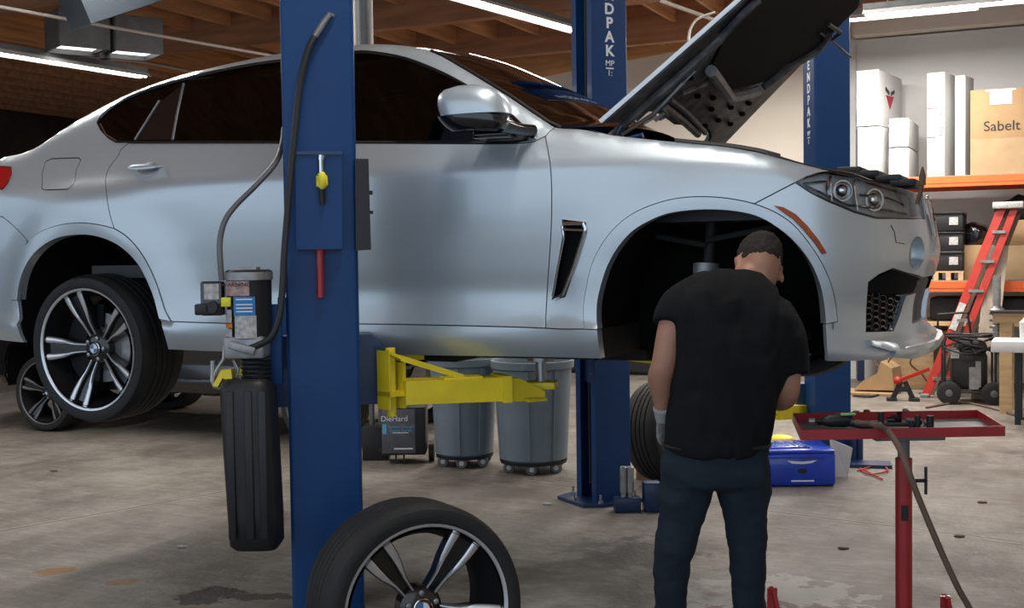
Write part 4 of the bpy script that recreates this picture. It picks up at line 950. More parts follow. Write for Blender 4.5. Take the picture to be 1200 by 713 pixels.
for i, (x0, y0, a, Ln) in enumerate(((955, 489, .1, .15), (975, 486, -.2, .12), (1012, 487, .15, .16), (962, 496, .5, .09), (1030, 498, -.1, .13))):
    p = at_z(x0, y0, ZTR-.02); mb = MB(); q2 = p+right0*Ln*math.cos(a)+fwd0*Ln*math.sin(a); mb.tube([p, q2], .007, 8); mb.sphere(p, (.014, .014, .010), 10, 6); mb.lathe([(.009, 0), (.012, .002), (.012, .016), (.009, .018)], 12, Matrix.Translation(q2))
    one('wrench', mb, ('galv', 'black', 'steel', 'black', 'black')[i], 'dark steel hand wrench lying among the sockets on the red tray', 'wrench', p, group='wrenches on the red tray')
hs = thing('air_hose', 'brown air hose trailing off the red tray down to the floor', 'hose', at_d(1059, 540, 3.65))
mb = MB(); pts = [at_z(1010, 497, ZTR+.0), at_z(1024, 498, ZTR+.02), at_d(1040, 505, 3.72), at_d(1053, 524, 3.66), at_d(1063, 548, 3.62), at_d(1077, 585, 3.6), at_d(1100, 640, 3.58), at_d(1122, 688, 3.58), at_d(1140, 722, 3.6), at_d(1165, 790, 3.65), at_z(1200, 900, .02)+Vector((0, 0, 0))]
mb.tube(crom(pts, 6), .0095, 10); mb.tube([at_z(1004, 496, ZTR), at_z(1013, 497, ZTR+.002)], .010); obj('hose', mb, 'greyplank' if False else 'brown', hs)
# ================================================================== the mechanic
PD = 3.98; XP = (850-600)/1400*PD
pw = right0*XP+fwd0*PD
man = thing('person', 'person in black T-shirt and dark jeans standing with back turned, working in the wheel arch', 'person', (pw.x, pw.y, 0), YAW)
mI = man.matrix_basis.copy(); mI = (Matrix.Translation(man.location) @ Matrix.Rotation(YAW, 4, 'Z')).inverted()
def L(px, py, dy=0.): return mI @ at_d(px, py, PD+dy)
def ring(x0, x1, y, dy, hd, n=32, e=2.4, tilt=0., dz=0):
    a, b = L(x0, y, dy), L(x1, y, dy); c = (a+b)/2; hw = (b.x-a.x)/2; out = []
    for j in range(n):
        t = 2*PI*j/n; ct, st = math.cos(t), math.sin(t); k = (abs(ct)**e+abs(st)**e)**(-1/e)
        out.append(Vector((c.x+hw*k*ct, c.y+hd*k*st, c.z+tilt*k*ct+dz*k*st)))
    return out
def limb(mb, pts, n=20):                                            # pts: (point, radius)
    c = crom([p for p, r in pts], 5); rr = crom([Vector((r, 0, 0)) for p, r in pts], 5); mb.tube(c, [v.x for v in rr], n)
def blob(name, mb, m, voxel=.011, smooth=6, parent=man, disp=None, mats=None):
    o = obj(name+'_src', mb, m, None, fix=True); md = o.modifiers.new('r', 'REMESH'); md.mode = 'VOXEL'; md.voxel_size = voxel
    s = o.modifiers.new('s', 'SMOOTH'); s.iterations = smooth; s.factor = .5
    dg = bpy.context.evaluated_depsgraph_get(); dg.update(); me = bpy.data.meshes.new_from_object(o.evaluated_get(dg)); me.name = name
    bpy.data.objects.remove(o)
    for p in me.polygons: p.use_smooth = True
    if disp:
        nn = [v.normal.copy() for v in me.vertices]
        for v, n_ in zip(me.vertices, nn): v.co = v.co+n_*disp(v.co)
    me.materials.clear(); me.materials.append(M_[m]); o = bpy.data.objects.new(name, me); C.objects.link(o); o.parent = parent; return o
# body: torso, neck, head, arms, hands, legs as one surface
mb = MB()
mb.loft([ring(785, 893, 545, .0, .09), ring(790, 892, 500, .0, .09), ring(795, 905, 450, 0, .10), ring(795, 925, 400, .01, .10), ring(795, 922, 365, .03, .10), ring(808, 908, 338, .05, .085), ring(850, 896, 322, .08, .05)])
ncb, nct = L(876, 334, .09), L(886, 316, .13)
limb(mb, [(ncb, .060), ((ncb+nct)/2, .056), (nct, .056)])
hc = L(889, 314, .15); hT = Matrix.Translation(hc) @ Euler((R(-34), R(13), R(4))).to_matrix().to_4x4()
rings = []
for z, rx_, ry_, oy in ((-.118, .030, .035, .05), (-.105, .045, .058, .035), (-.075, .058, .078, .016), (-.035, .066, .090, .004), (.0, .072, .096, 0), (.04, .0755, .099, -.002), (.075, .070, .092, -.004), (.10, .056, .074, -.004), (.118, .034, .045, -.004), (.125, .010, .012, -.004)):
    rings.append([hT @ Vector((rx_*math.cos(2*PI*j/28), oy+ry_*math.sin(2*PI*j/28), z)) for j in range(28)])
mb.loft(rings)
hd = lambda *p: hT @ Vector(p)
limb(mb, [(hd(0, .088, .012), .010), (hd(0, .106, -.022), .013), (hd(0, .096, -.032), .014)])                     # nose
for s in (-1, 1): mb.sphere(hd(s*.028, .082, .018), (.020, .012, .008)); mb.sphere(hd(s*.028, .083, .0), (.013, .010, .009))   # brow, eye
mb.sphere(hd(0, .092, -.056), (.022, .010, .006)); mb.sphere(hd(0, .090, -.067), (.019, .010, .006)); mb.sphere(hd(0, .078, -.098), (.02, .014, .013))
for s in (-1, 1):                                                   # ears
    ring_ = []
    for k in range(11): a = PI*(-.55)+PI*1.5*k/10; ring_.append(hd(s*(.078+.006*math.sin(k)), -.004-.014*math.cos(a)*.9, -.012+.030*math.sin(a)))
    limb(mb, [(p, .0062) for p in ring_]); mb.sphere(hd(s*.076, -.002, -.010), (.008, .014, .026))
# arms
sL, eL, wL = L(797, 348, .03), L(779, 424, -.01), L(777, 486, .05)
sR, eR, wR = L(915, 368, .04), L(922, 455, .0), L(892, 462, .26)
limb(mb, [(sL, .046), (L(786, 385, .0), .044), (eL, .043), (L(774, 445, .01), .044), (L(776, 466, .03), .034), (wL, .026)])
limb(mb, [(sR, .046), (L(922, 410, .01), .045), (eR, .044), (L(915, 467, .05), .044), (L(902, 465, .16), .034), (wR, .026)])
def hand(mb, w, d, side, palm_n, r=1.0, curl=.5, sc_=1.0):
    """w wrist, d direction of the fingers, side direction towards the thumb, palm_n the way the palm faces"""
    d, side, pn = Vector(d).normalized(), Vector(side).normalized(), Vector(palm_n).normalized(); Lp = .088*sc_
    rings = []
    for t, hw, hh in ((0, .024, .017), (.3, .033, .016), (.65, .040, .015), (1.0, .041, .012)):
        c = w+d*(Lp*t); rings.append([c+side*(hw*sc_*math.cos(2*PI*j/14))+pn*(hh*sc_*math.sin(2*PI*j/14)) for j in range(14)])
    mb.loft(rings)
    for i, (o, ln) in enumerate(((.030, .072), (.010, .080), (-.010, .074), (-.030, .058))):
        b = w+d*(Lp*.93)+side*(o*sc_); a1 = curl*.45; a2 = curl*1.1; a3 = curl*1.7; pts = [(b, .0098*sc_*r)]; p = b
        for a, f in ((a1, .45), (a2, .32), (a3, .25)): p = p+(d*math.cos(a)+pn*math.sin(a))*(ln*f*sc_); pts.append((p, .0092*sc_*r if f > .3 else .0080*sc_*r))
        limb(mb, pts, 10)
    t0 = w+d*(Lp*.28)+side*(.028*sc_); limb(mb, [(t0, .014*sc_*r), (t0+(side*.75+d*.6+pn*.3)*.035*sc_, .0125*sc_*r), (t0+(side*.75+d*1.2+pn*.6)*.058*sc_, .0105*sc_*r), (t0+(side*.6+d*1.7+pn*.9)*.075*sc_, .009*sc_*r)], 10)
hdir = (L(781, 510, .10)-wL)
hand(mb, wL, hdir, (.85, .5, 0), (.3, .8, .1), .85, .55, .95); hand(mb, wR, (-.25, 1, .2), (-.6, .0, .8), (-.7, 0, -.5), .85, .8, .95)
# legs and feet
HZ = lambda y, dy=0: L(850, y, dy).z
legs = {}
lgL = [(L(806, 560, 0), .078), (L(800, 600, -.005), .060), (L(789, 648, -.01), .045), (L(786, 700, .0), .042), (L(784, 755, .02), .040), (Vector((L(784, 790, .02).x, .02, .10)), .036), (Vector((L(784, 800, .02).x, .02, .06)), .040)]
lgR = [(L(868, 560, 0), .078), (L(873, 600, -.005), .060), (L(877, 650, -.01), .045), (L(877, 700, .0), .042), (L(877, 755, .02), .040), (Vector((L(877, 790, .02).x, .02, .10)), .036), (Vector((L(877, 800, .02).x, .02, .06)), .040)]
for lg in (lgL, lgR):
    limb(mb, lg); f = lg[-1][0]; limb(mb, [(f+Vector((0, -.03, -.015)), .036), (f+Vector((0, .06, -.02)), .036), (f+Vector((0, .15, -.03)), .028)])
body = blob('body', mb, 'skin', .0062, 4)
# hair cap: a close crop over the back and top of the head
mb = MB(); rings = []
for z, rx_, ry_, oy, bk in ((-.018, .050, .060, -.020, 1), (.0, .0715, .095, -.004, 1), (.02, .0765, .0995, -.004, 1), (.045, .0785, .102, -.004, 1), (.075, .074, .097, -.005, 1), (.10, .061, .081, -.005, 1), (.118, .041, .055, -.005, 1), (.129, .014, .018, -.005, 1)):
    rings.append([hT @ Vector((rx_*math.cos(a), oy+(ry_*.80 if math.sin(a) > 0 and z < .06 else ry_*1.0)*math.sin(a), z)) for a in [2*PI*j/28 for j in range(28)]])
mb.loft(rings); hair = blob('hair', mb, 'hair', .0045, 4, disp=lambda c: .0035*noise.noise(c*70)+.002*noise.noise(c*160)-.0015)
# T-shirt
def folds(co, amp=.006):
    v = Vector((co.x*9+co.z*3.5, co.y*5, co.z*2.6-co.x*2)); return amp*(noise.noise(v)*1.1+.5*noise.noise(v*2.3))
mb = MB()
mb.loft([ring(781, 899, 533, .0, .118), ring(778, 903, 520, .0, .122), ring(780, 906, 492, .0, .124), ring(783, 912, 460, .0, .124), ring(786, 930, 420, .0, .130), ring(784, 941, 392, .01, .135, tilt=-.01), ring(782, 936, 366, .02, .130, tilt=-.02), ring(789, 922, 345, .035, .118, tilt=-.03), ring(804, 908, 331, .05, .100, tilt=-.02), ring(830, 897, 321, .065, .075, tilt=-.015), ring(850, 892, 315.5, .085, .052, tilt=-.012)])
limb(mb, [(L(808, 349, .035), .066), (L(797, 358, .02), .068), (L(789, 371, .01), .066), (L(786, 382, .0), .063)])
limb(mb, [(L(904, 362, .04), .068), (L(918, 388, .03), .073), (L(925, 415, .01), .070), (L(926, 440, .0), .066)])
limb(mb, [(L(850, 350, -.04), .06), (L(870, 400, -.05), .08), (L(865, 440, -.045), .07)])
mb.loft([ring(880, 904, 510, .02, .03), ring(885, 907, 492, .0, .03), ring(884, 905, 478, .0, .03)])
shirt = blob('t_shirt', mb, 'shirt', .010, 6, disp=lambda c: (1.0 if abs(c.x-.045) < .19 else .35)*(folds(c, .012)-.009*max(0, 1-abs(noise.noise(Vector((c.x*7-c.z*3.2+2, c.y*3, c.z*2.2+c.x*2.5))))*7)+.004*noise.noise(Vector((c.x*26-c.z*9, c.y*6, c.z*9+c.x*8)))))
# jeans
mb = MB()
mb.loft([ring(838-34, 838+32, 572, .0, .085), ring(774, 902, 566, .0, .118), ring(773, 903, 552, .0, .120), ring(776, 902, 535, .0, .114), ring(780, 900, 518, .0, .105)])
limb(mb, [(L(805, 558, 0), .092), (L(802, 580, 0), .089), (L(799, 602, -.005), .080), (L(793, 628, -.01), .070), (L(788, 652, -.01), .064), (L(786, 690, .0), .058), (L(785, 730, .01), .052), (L(785, 770, .01), .052), (Vector((L(784, 790, .02).x, .02, .09)), .055)])
limb(mb, [(L(870, 558, 0), .092), (L(872, 580, 0), .088), (L(874, 602, -.005), .078), (L(875, 628, -.01), .070), (L(877, 652, -.01), .064), (L(877, 690, .0), .060), (L(878, 730, .01), .055), (L(878, 770, .01), .053), (Vector((L(877, 790, .02).x, .02, .09)), .055)])
def jfold(c): v = Vector((c.x*3, c.y*3, c.z*17)); return .007*noise.noise(v)-.003*max(0, 1-abs(noise.noise(Vector((c.x*5+c.z*2, c.y*4, c.z*12))))*6)+.004*noise.noise(Vector((c.x*14, c.y*14, c.z*26)))
jn = blob('jeans', mb, 'jeans', .010, 4, disp=jfold)
mb = MB()
rg_ = ring(779, 901, 521, .0, .110, 40); mb.tube(rg_+[rg_[0]], .007, 6); obj('belt', mb, 'black', man, world=False)
for lg in (lgL, lgR):
    f = lg[-1][0]; mb = MB(); fx = f.x; rings = []
    for t, w_, h_ in ((-.075, .030, .05), (-.06, .040, .075), (0, .043, .085), (.07, .046, .065), (.14, .048, .045), (.19, .036, .035), (.205, .015, .022)):
        rings.append([Vector((fx+w_*math.copysign(abs(math.cos(a))**.8, math.cos(a)), t, max(h_/2+(h_/2+.008)*math.sin(a), 0.0))) for a in [2*PI*j/18 for j in range(18)]])
    mb.loft(rings); obj('shoe', mb, 'black', man, world=False)
# knitted work gloves
for w, d, s, pn, cu in ((wL, hdir, (.85, .5, 0), (.3, .8, .1), .55), (wR, (-.25, 1, .2), (-.6, .0, .8), (-.7, 0, -.5), .8)):
    mb = MB(); dd = Vector(d).normalized(); hand(mb, w+dd*.002, d, s, pn, 1.12, cu, 1.05); limb(mb, [(w-dd*.035, .031), (w-dd*.01, .030), (w+dd*.02, .029)]); blob('glove', mb, 'glove', .0045, 3)
# ================================================================== the room
def zc(x): return 4.50+.11*max(x+3.6, 0)
fl, nt, b = new_mat('concrete'); M_['floor'] = fl
N = nt.nodes.new; Lk = nt.links.new
tc = N('ShaderNodeTexCoord'); P_ = tc.outputs['Object']
def noi(scale, det=6, rough=.6, sc3=None):
    n = N('ShaderNodeTexNoise'); n.inputs['Scale'].default_value = scale; n.inputs['Detail'].default_value = det; n.inputs['Roughness'].default_value = rough
    if sc3: mp = N('ShaderNodeMapping'); mp.inputs['Scale'].default_value = sc3; Lk(P_, mp.inputs[0]); Lk(mp.outputs[0], n.inputs['Vector'])
    else: Lk(P_, n.inputs['Vector'])
    return n.outputs['Fac']
def ramp(f, stops):
    r = N('ShaderNodeValToRGB'); Lk(f, r.inputs[0])
    while len(r.color_ramp.elements) < len(stops): r.color_ramp.elements.new(.5)
    for e, (p, c) in zip(r.color_ramp.elements, stops): e.position = p; e.color = (*c, 1)
    return r.outputs[0]
def mixc(f, a, b_, mode='MIX'):
    m = N('ShaderNodeMix'); m.data_type = 'RGBA'; m.blend_type = mode
    if isinstance(f, float): m.inputs[0].default_value = f
    else: Lk(f, m.inputs[0])
    for i, v in ((6, a), (7, b_)):
        if isinstance(v, tuple): m.inputs[i].default_value = (*v, 1)
        else: Lk(v, m.inputs[i])
    return m.outputs[2]
def mth(op, a, b_=None, c=None):
    m = N('ShaderNodeMath'); m.operation = op
    for i, v in enumerate((a, b_, c)):
        if v is None: continue
        if isinstance(v, (int, float)): m.inputs[i].default_value = v
        else: Lk(v, m.inputs[i])
    return m.outputs[0]
base = ramp(noi(.9, 8, .62), [(.25, (.085, .073, .062)), (.5, (.178, .157, .134)), (.75, (.30, .270, .235))])
base = mixc(ramp(noi(3.2, 8, .7, (1, .45, 1)), [(.42, (0, 0, 0)), (.72, (1, 1, 1))]), base, mixc(.55, base, (.42, .385, .345)))
base = mixc(ramp(noi(5.5, 9, .75, (.35, 1.3, 1)), [(.50, (0, 0, 0)), (.68, (1, 1, 1))]), base, mixc(.45, base, (.09, .078, .066)))
base = mixc(ramp(noi(38, 4, .7), [(.60, (0, 0, 0)), (.72, (1, 1, 1))]), base, mixc(.35, base, (.10, .09, .075)))
base = mixc(ramp(noi(11, 10, .8, (.30, 1.5, 1)), [(.44, (0, 0, 0)), (.62, (1, 1, 1))]), base, mixc(.38, base, (.055, .047, .04)))
base = mixc(ramp(noi(16, 8, .75, (.5, 1.1, 1)), [(.52, (0, 0, 0)), (.70, (1, 1, 1))]), base, mixc(.30, base, (.52, .48, .43)))
wob = noi(7, 5, .6)
def floor_patch(px, py, rx, ry, ang, col, soft=.25, amt=1., wb=1.1):  # blends one soft-edged patch of colour into the concrete
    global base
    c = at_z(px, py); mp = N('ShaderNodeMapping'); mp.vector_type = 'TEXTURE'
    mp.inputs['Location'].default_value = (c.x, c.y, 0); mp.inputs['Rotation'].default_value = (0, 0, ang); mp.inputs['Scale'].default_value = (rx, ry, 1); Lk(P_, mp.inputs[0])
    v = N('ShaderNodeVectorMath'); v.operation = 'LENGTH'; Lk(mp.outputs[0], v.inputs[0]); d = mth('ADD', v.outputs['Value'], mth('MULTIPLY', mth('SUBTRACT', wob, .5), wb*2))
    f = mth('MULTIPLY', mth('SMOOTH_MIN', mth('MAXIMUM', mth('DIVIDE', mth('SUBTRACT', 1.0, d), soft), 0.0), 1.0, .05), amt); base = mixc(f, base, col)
def fl_len(px, py, dx): return (at_z(px+dx, py)-at_z(px-dx, py)).length/2
aR = YAW
floor_patch(69, 669, .105, .075, aR+.55, (.22, .11, .035), .1, 1.0, 1.3); floor_patch(147, 682, .085, .055, aR+.4, (.20, .10, .033), .1, 1.0, 1.5)  # tan stains
floor_patch(247, 698, .17, .13, aR+.1, (.010, .006, .004), .15, 1.0, 1.6); floor_patch(300, 700, .14, .06, aR, (.022, .014, .010), .2, .9, 2.2)  # dark oil stains
floor_patch(262, 596, .07, .05, aR, (.24, .16, .09), .4, .6)
floor_patch(885, 700, .46, .36, aR-.15, (.42, .40, .385), .06, .8, 1.1); floor_patch(830, 660, .30, .30, aR, (.36, .32, .28), .5, .55, 1.6); floor_patch(915, 722, .36, .20, aR, (.12, .055, .04), .12, .75, 1.6)  # pale wet patch with a brown stain in it
floor_patch(742, 648, .42, .40, aR, (.045, .038, .032), .6, .85, 1.6); floor_patch(670, 680, .8, .7, aR, (.07, .06, .05), .8, .7, 1.8); floor_patch(735, 632, .10, .07, aR, (.03, .025, .02), .5, .8, 1.5); floor_patch(990, 640, .5, .4, aR, (.10, .09, .08), .9, .55, 1.3)  # soft darker patches either side of the mechanic's legs
floor_patch(560, 575, .9, .8, aR, (.11, .095, .08), .9, .6, 1.2); floor_patch(200, 660, .5, .3, aR, (.14, .12, .105), .9, .5, 1.2)  # broad, faint darker patches
def joint(p, q, w=.008, amt=.9):
    global base
    a, c = at_z(*p), at_z(*q); n = (c-a); n = Vector((-n.y, n.x, 0)).normalized()
    v = N('ShaderNodeVectorMath'); v.operation = 'DOT_PRODUCT'; Lk(P_, v.inputs[0]); v.inputs[1].default_value = n
    d = mth('ABSOLUTE', mth('ADD', mth('SUBTRACT', v.outputs['Value'], a.dot(n)), mth('MULTIPLY', mth('SUBTRACT', wob, .5), .02)))
    base = mixc(mth('MULTIPLY', mth('LESS_THAN', d, w), amt), base, (.05, .043, .036))
    base = mixc(mth('MULTIPLY', mth('LESS_THAN', mth('ABSOLUTE', mth('SUBTRACT', d, w*3.2)), w*1.6), .25), base, (.42, .38, .33))
joint((0, 623), (270, 575)); joint((930, 603), (1200, 636), .007)
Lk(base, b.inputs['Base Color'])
Lk(ramp(noi(2.2, 6), [(.3, (.38, .38, .38)), (.7, (.66, .66, .66))]), b.inputs['Roughness'])
b.inputs['Specular IOR Level'].default_value = .3; bp = N('ShaderNodeBump'); bp.inputs['Strength'].default_value = .45; bp.inputs['Distance'].default_value = .01; Lk(noi(30, 6), bp.inputs['Height']); Lk(bp.outputs[0], b.inputs['Normal'])
M_['cream'] = mat('cream_wall', (.88, .80, .69), .85, nz=.05, nscale=1.2)
M_['greywall'] = mat('grey_wall', (.74, .74, .73), .9, nz=.06, nscale=1.5)
M_['darkwall'] = mat('dark_timber_wall', (.05, .033, .024), .85, nz=.5, nscale=3)
M_['deck'] = mat('roof_boards', (.70, .30, .12), .8, nz=.55, nscale=2.2, stretch=(6, .7, 1))
M_['beam'] = mat('roof_beam', (.52, .24, .12), .75, nz=.45, nscale=2.5, stretch=(.6, 5, 5))
M_['purlin'] = mat('roof_joist', (.68, .34, .16), .75, nz=.45, nscale=2.5, stretch=(5, .6, 5))
M_['ledger'] = mat('pale_ledger', (.80, .42, .17), .7, nz=.35, nscale=3, stretch=(.7, 5, 5))
XL, XR, YB = -15.0, 5.2, 15.3
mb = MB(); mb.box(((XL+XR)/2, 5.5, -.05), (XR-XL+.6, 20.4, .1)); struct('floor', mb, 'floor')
mb = MB(); mb.box(((XL+XR)/2+3.7, YB+.1, 2.6), (XR-XL-7.4, .2, 5.2)); struct('wall_back', mb, 'cream')
mb = MB(); mb.box((XL+3.7, YB+.1, 2.6), (7.4, .2, 5.2)); struct('wall_back_left', mb, 'darkwall')
mb = MB(); mb.box((XL-.1, 7, 2.6), (.2, 17, 5.2)); struct('wall_left', mb, 'darkwall')
mb = MB(); mb.box((XR+.1, 7, 2.6), (.2, 17, 5.2)); struct('wall_right', mb, 'cream')
mb = MB(); mb.prism([(XL, -1.5, zc(XL)), (-3.6, -1.5, zc(-3.6)), (XR, -1.5, zc(XR)), (XR, -1.5, zc(XR)+.1), (XL, -1.5, zc(XL)+.1)], (0, YB+1.6, 0)); struct('ceiling', mb, 'deck')
# grey partition at the right with its pale header
xg0 = at_y(1003, 100, 14.9).x; zg = at_y(1003, 47, 14.9).z
mb = MB(); mb.box(((xg0+XR)/2, 14.98, zg/2), (XR-xg0, .12, zg)); struct('wall_partition', mb, 'greywall')
zg2 = at_y(1003, 24, 14.7).z
mb = MB(); mb.box(((xg0+XR)/2, 14.80, (zg+zg2)/2+.02), (XR-xg0, .24, zg2-zg)); struct('trim_1', mb, 'cream')
mb = MB(); mb.box((xg0-.04, 14.94, zg/2), (.09, .2, zg)); struct('trim_2', mb, 'white')
n_t = [3]
def trim(mb, m):
    o = struct('trim_%d' % n_t[0], mb, m); n_t[0] += 1; return o
for y, h, w_ in ((3.9, .46, .14), (6.3, .46, .14), (8.75, .46, .14), (11.3, .46, .14), (13.6, .46, .14)):
    mb = MB(); mb.prism([(-10.2, y, zc(-10)-h), (-3.6, y, zc(-3.6)-h), (XR, y, zc(XR)-h), (XR, y, zc(XR)), (-10.2, y, zc(-10))], (0, w_, 0)); trim(mb, 'beam')
mb = MB(); zl = at_y(700, 78, YB).z; xl = at_y(700, 78, YB).x
mb.prism([(x, YB-.09, zl+.10*(x-xl)+dz) for x, dz in ((-8, 0), (XR-.01, 0), (XR-.01, .42), (-8, .42))], (0, .09, 0)); trim(mb, 'ledger')
for i in range(26):
    x = -10.0+i*.58; mb = MB(); z = zc(x); mb.box((x, 9.3, z-.12), (.045, 11.6, .24)); trim(mb, 'purlin')
# timber header over the left bay, with low joists behind it
mb = MB(); mb.box((-10.35, 9.3, 4.21), (.12, 11.8, .58)); trim(mb, 'header')
mb = MB(); mb.box((-12.6, 9.3, 4.10), (4.4, 11.8, .05)); trim(mb, 'darkwall')
for i in range(9):
    mb = MB(); mb.box((-14.7+i*.52, 9.3, 3.98), (.05, 11.8, .18)); trim(mb, 'beam')
# ------------------------------------------------------------------ lamps
def fixture(name, label, a, b_, drop=.35, power=70, group=None):
    a, b_ = Vector(a), Vector(b_); c = (a+b_)/2; d = (b_-a).normalized(); s = Vector((-d.y, d.x, 0)); Ln = (b_-a).length
    t = thing(name, label, 'ceiling light', c, math.atan2(d.y, d.x), group); k = dict(world=False)
    mb = MB(); mb.prism([(-Ln/2, y, z) for y, z in ((-.10, .0), (-.03, .055), (.03, .055), (.10, .0), (.095, -.002), (.03, .045), (-.03, .045), (-.095, -.002))], (Ln, 0, 0)); obj('reflector', mb, 'white', t, **k)
    mb = MB(); mb.box((0, 0, .075), (Ln, .09, .05)); obj('housing', mb, 'galv', t, **k)
    for sx in (-1, 1):
        mb = MB(); mb.tube([(-Ln/2+.02, sx*.035, .012), (Ln/2-.02, sx*.035, .012)], .017, 10); obj('tube', mb, 'tube', t, **k)
    for sx in (-1, 1):
        mb = MB(); mb.cyl((sx*(Ln/2-.2), 0, .09), (sx*(Ln/2-.2), 0, .09+drop), .004); obj('hanger', mb, 'conduit', t, **k)
    ld = bpy.data.lights.new('lamp', 'AREA'); ld.shape = 'RECTANGLE'; ld.size = Ln; ld.size_y = .25; ld.energy = power*.85; ld.color = (1, .96, .90)
    lo = bpy.data.objects.new('lamp', ld); C.objects.link(lo); lo.parent = t; lo.location = (0, 0, -.02)
    return t
def hl(px, py, z): return at_z(px, py, z)
e1 = hl(170, 91, 3.42); s1 = hl(0, 64, 3.42); s1 = e1+(s1-e1).normalized()*2.44
fixture('fluorescent_light', 'lit twin tube ceiling light at the upper left, below the timber header', s1, e1, .25, 75)
e2 = hl(678, 38, 3.85); s2 = hl(547, 1, 3.85); s2 = e2+(s2-e2).normalized()*2.44
fixture('fluorescent_light', 'lit tube ceiling light ending at the blue lettered post behind the car', s2, e2, .25, 90)
e3 = hl(1195, 2, 3.6); s3 = hl(1012, 19, 3.6); s3 = Vector((s3.x, (s3.y+e3.y)/2, 3.6)); e3 = Vector((s3.x+2.44, s3.y, 3.6))
fixture('fluorescent_light', 'lit tube ceiling light at the upper right, above the white boxes', s3, e3, .8, 60)
# further lamps of the same kind over the bays, above the picture
for i, (x0, y0, x1, y1, z, pw_) in enumerate(((-6.2, 4.5, -6.2, 6.94, 3.9, 80), (-1.6, 2.3, -1.6, 4.74, 4.3, 60), (-3.25, 12.6, -.81, 12.6, 3.9, 260), (1.2, 7.0, 1.2, 9.44, 4.6, 70), (-2.0, 7.9, -2.0, 10.34, 4.45, 85), (-9.0, 3.0, -9.0, 5.44, 3.6, 50))):
    fixture('fluorescent_light', 'tube ceiling light over the bays beyond the picture', (x0, y0, z), (x1, y1, z), max(zc(min(x0, x1))-z-.15, .02), pw_, group='tube lights over the bays')
# ------------------------------------------------------------------ roof services
D_ = 10.6
def rectbox(mb, px0, px1, pt, pb, y, dp, **k_):
    a, b_ = at_y(px0, pb, y), at_y(px1, pt, y); mb.box(((a.x+b_.x)/2, y+dp/2, (a.z+b_.z)/2), (abs(b_.x-a.x), dp, abs(b_.z-a.z)), **k_); return mb
c = at_d(121, 42, 10.3); hv_ = thing('duct_box', 'grey sheet metal duct boxes with two lit openings hanging at the upper left', 'duct', (c.x, c.y, 3.32), R(25+28))
k = dict(world=False)
a1, a2 = at_d(58, 50, 11.0), at_d(184, 62, 11.6); zb = 3.50; dd = (a2-a1); Lb = dd.length; ang = math.atan2(dd.y, dd.x); hv_.rotation_euler = (0, 0, ang); hv_.location = ((a1.x+a2.x)/2, (a1.y+a2.y)/2, zb)
for i, s in enumerate((-1, 1)):
    mb = MB(); w2 = Lb/2-.06
    for (x, y, sx, sy) in ((s*Lb/4, -.22, w2, .02), (s*Lb/4, .22, w2, .02), (s*Lb/4-w2/2, 0, .02, .44), (s*Lb/4+w2/2, 0, .02, .44)): mb.box((x, y, .17), (sx, sy, .34))
    mb.box((s*Lb/4, 0, .33), (w2, .44, .02)); bx_ = obj('duct', mb, 'galv', hv_, **k)
    mb = MB(); mb.box((s*Lb/4, 0, .05), (w2-.03, .40, .01)); obj('light_panel', mb, mat('lit_panel', (1, 1, 1), emis=(1, .98, .95), estr=1.6), hv_, **k)
mb = MB(); mb.box((0, 0, .18), (.12, .34, .34)); mb.cyl((.0, 0, -.05), (0, 0, .04), .05); obj('connector', mb, 'black', hv_, **k)
mb = MB(); a, b_ = at_d(86, 28, 9.0), at_d(252, -26, 9.8); d = (b_-a).normalized(); mb.beam(a+Vector((0, 0, .12)), b_+Vector((0, 0, .12)), .36, .30); [mb.cyl(a.lerp(b_, f)+Vector((0, 0, .2)), (a.lerp(b_, f).x, a.lerp(b_, f).y, 4.49), .008) for f in (.25, .75)]
one('air_duct', mb, mat('blue_grey_duct', (.045, .058, .072), .5, .3), 'blue grey rectangular air duct crossing the top left corner', 'duct', (a+b_)/2)
mb = MB(); mb.tube([at_z(-60, -3, 3.5), at_z(0, 8, 3.5), at_z(130, 32, 3.5), at_z(300, 62, 3.5), at_z(345, 70, 3.5)], .014); one('pipe', mb, 'conduit', 'thin steel pipe running across the ceiling at the upper left', 'pipe', at_z(130, 32, 3.5))
mb = MB(); HX = lambda x, y: at_plane(x, y, Vector((-10.27, 0, 0)), Vector((1, 0, 0))); mb.tube(crom([HX(-40, 46), HX(0, 52), HX(100, 67), HX(160, 72), HX(215, 82), HX(260, 90)], 5), .018); one('cable', mb, 'conduit', 'pale cable sagging along the timber header at the upper left', 'cable', HX(100, 67))
mb = MB(); mb.tube(crom([at_d(838, 14, 11), at_d(818, 22, 11), at_d(809, 34, 11), at_d(807, 48, 11)], 5), .012); mb.tube([at_d(772, 0, 11), at_d(850, 28, 11.6)], .02); one('hanging_pipe', mb, 'conduit', 'thin curved conduit hanging from the ceiling left of the open bonnet', 'pipe', at_d(807, 40, 11))
for px, m, r, w_ in ((418, 'conduit', .022, 'pale'), (426, 'galv', .05, 'thick dark'), (434, 'conduit', .018, 'thin')):
    p = at_d(px, 30, 8.2); mb = MB(); mb.cyl((p.x, p.y, 2.2), (p.x, p.y, zc(p.x)-.02), r); one('drop_pipe', mb, m, w_+' vertical pipe coming down from the ceiling behind the near blue post', 'pipe', (p.x, p.y, 2.2))
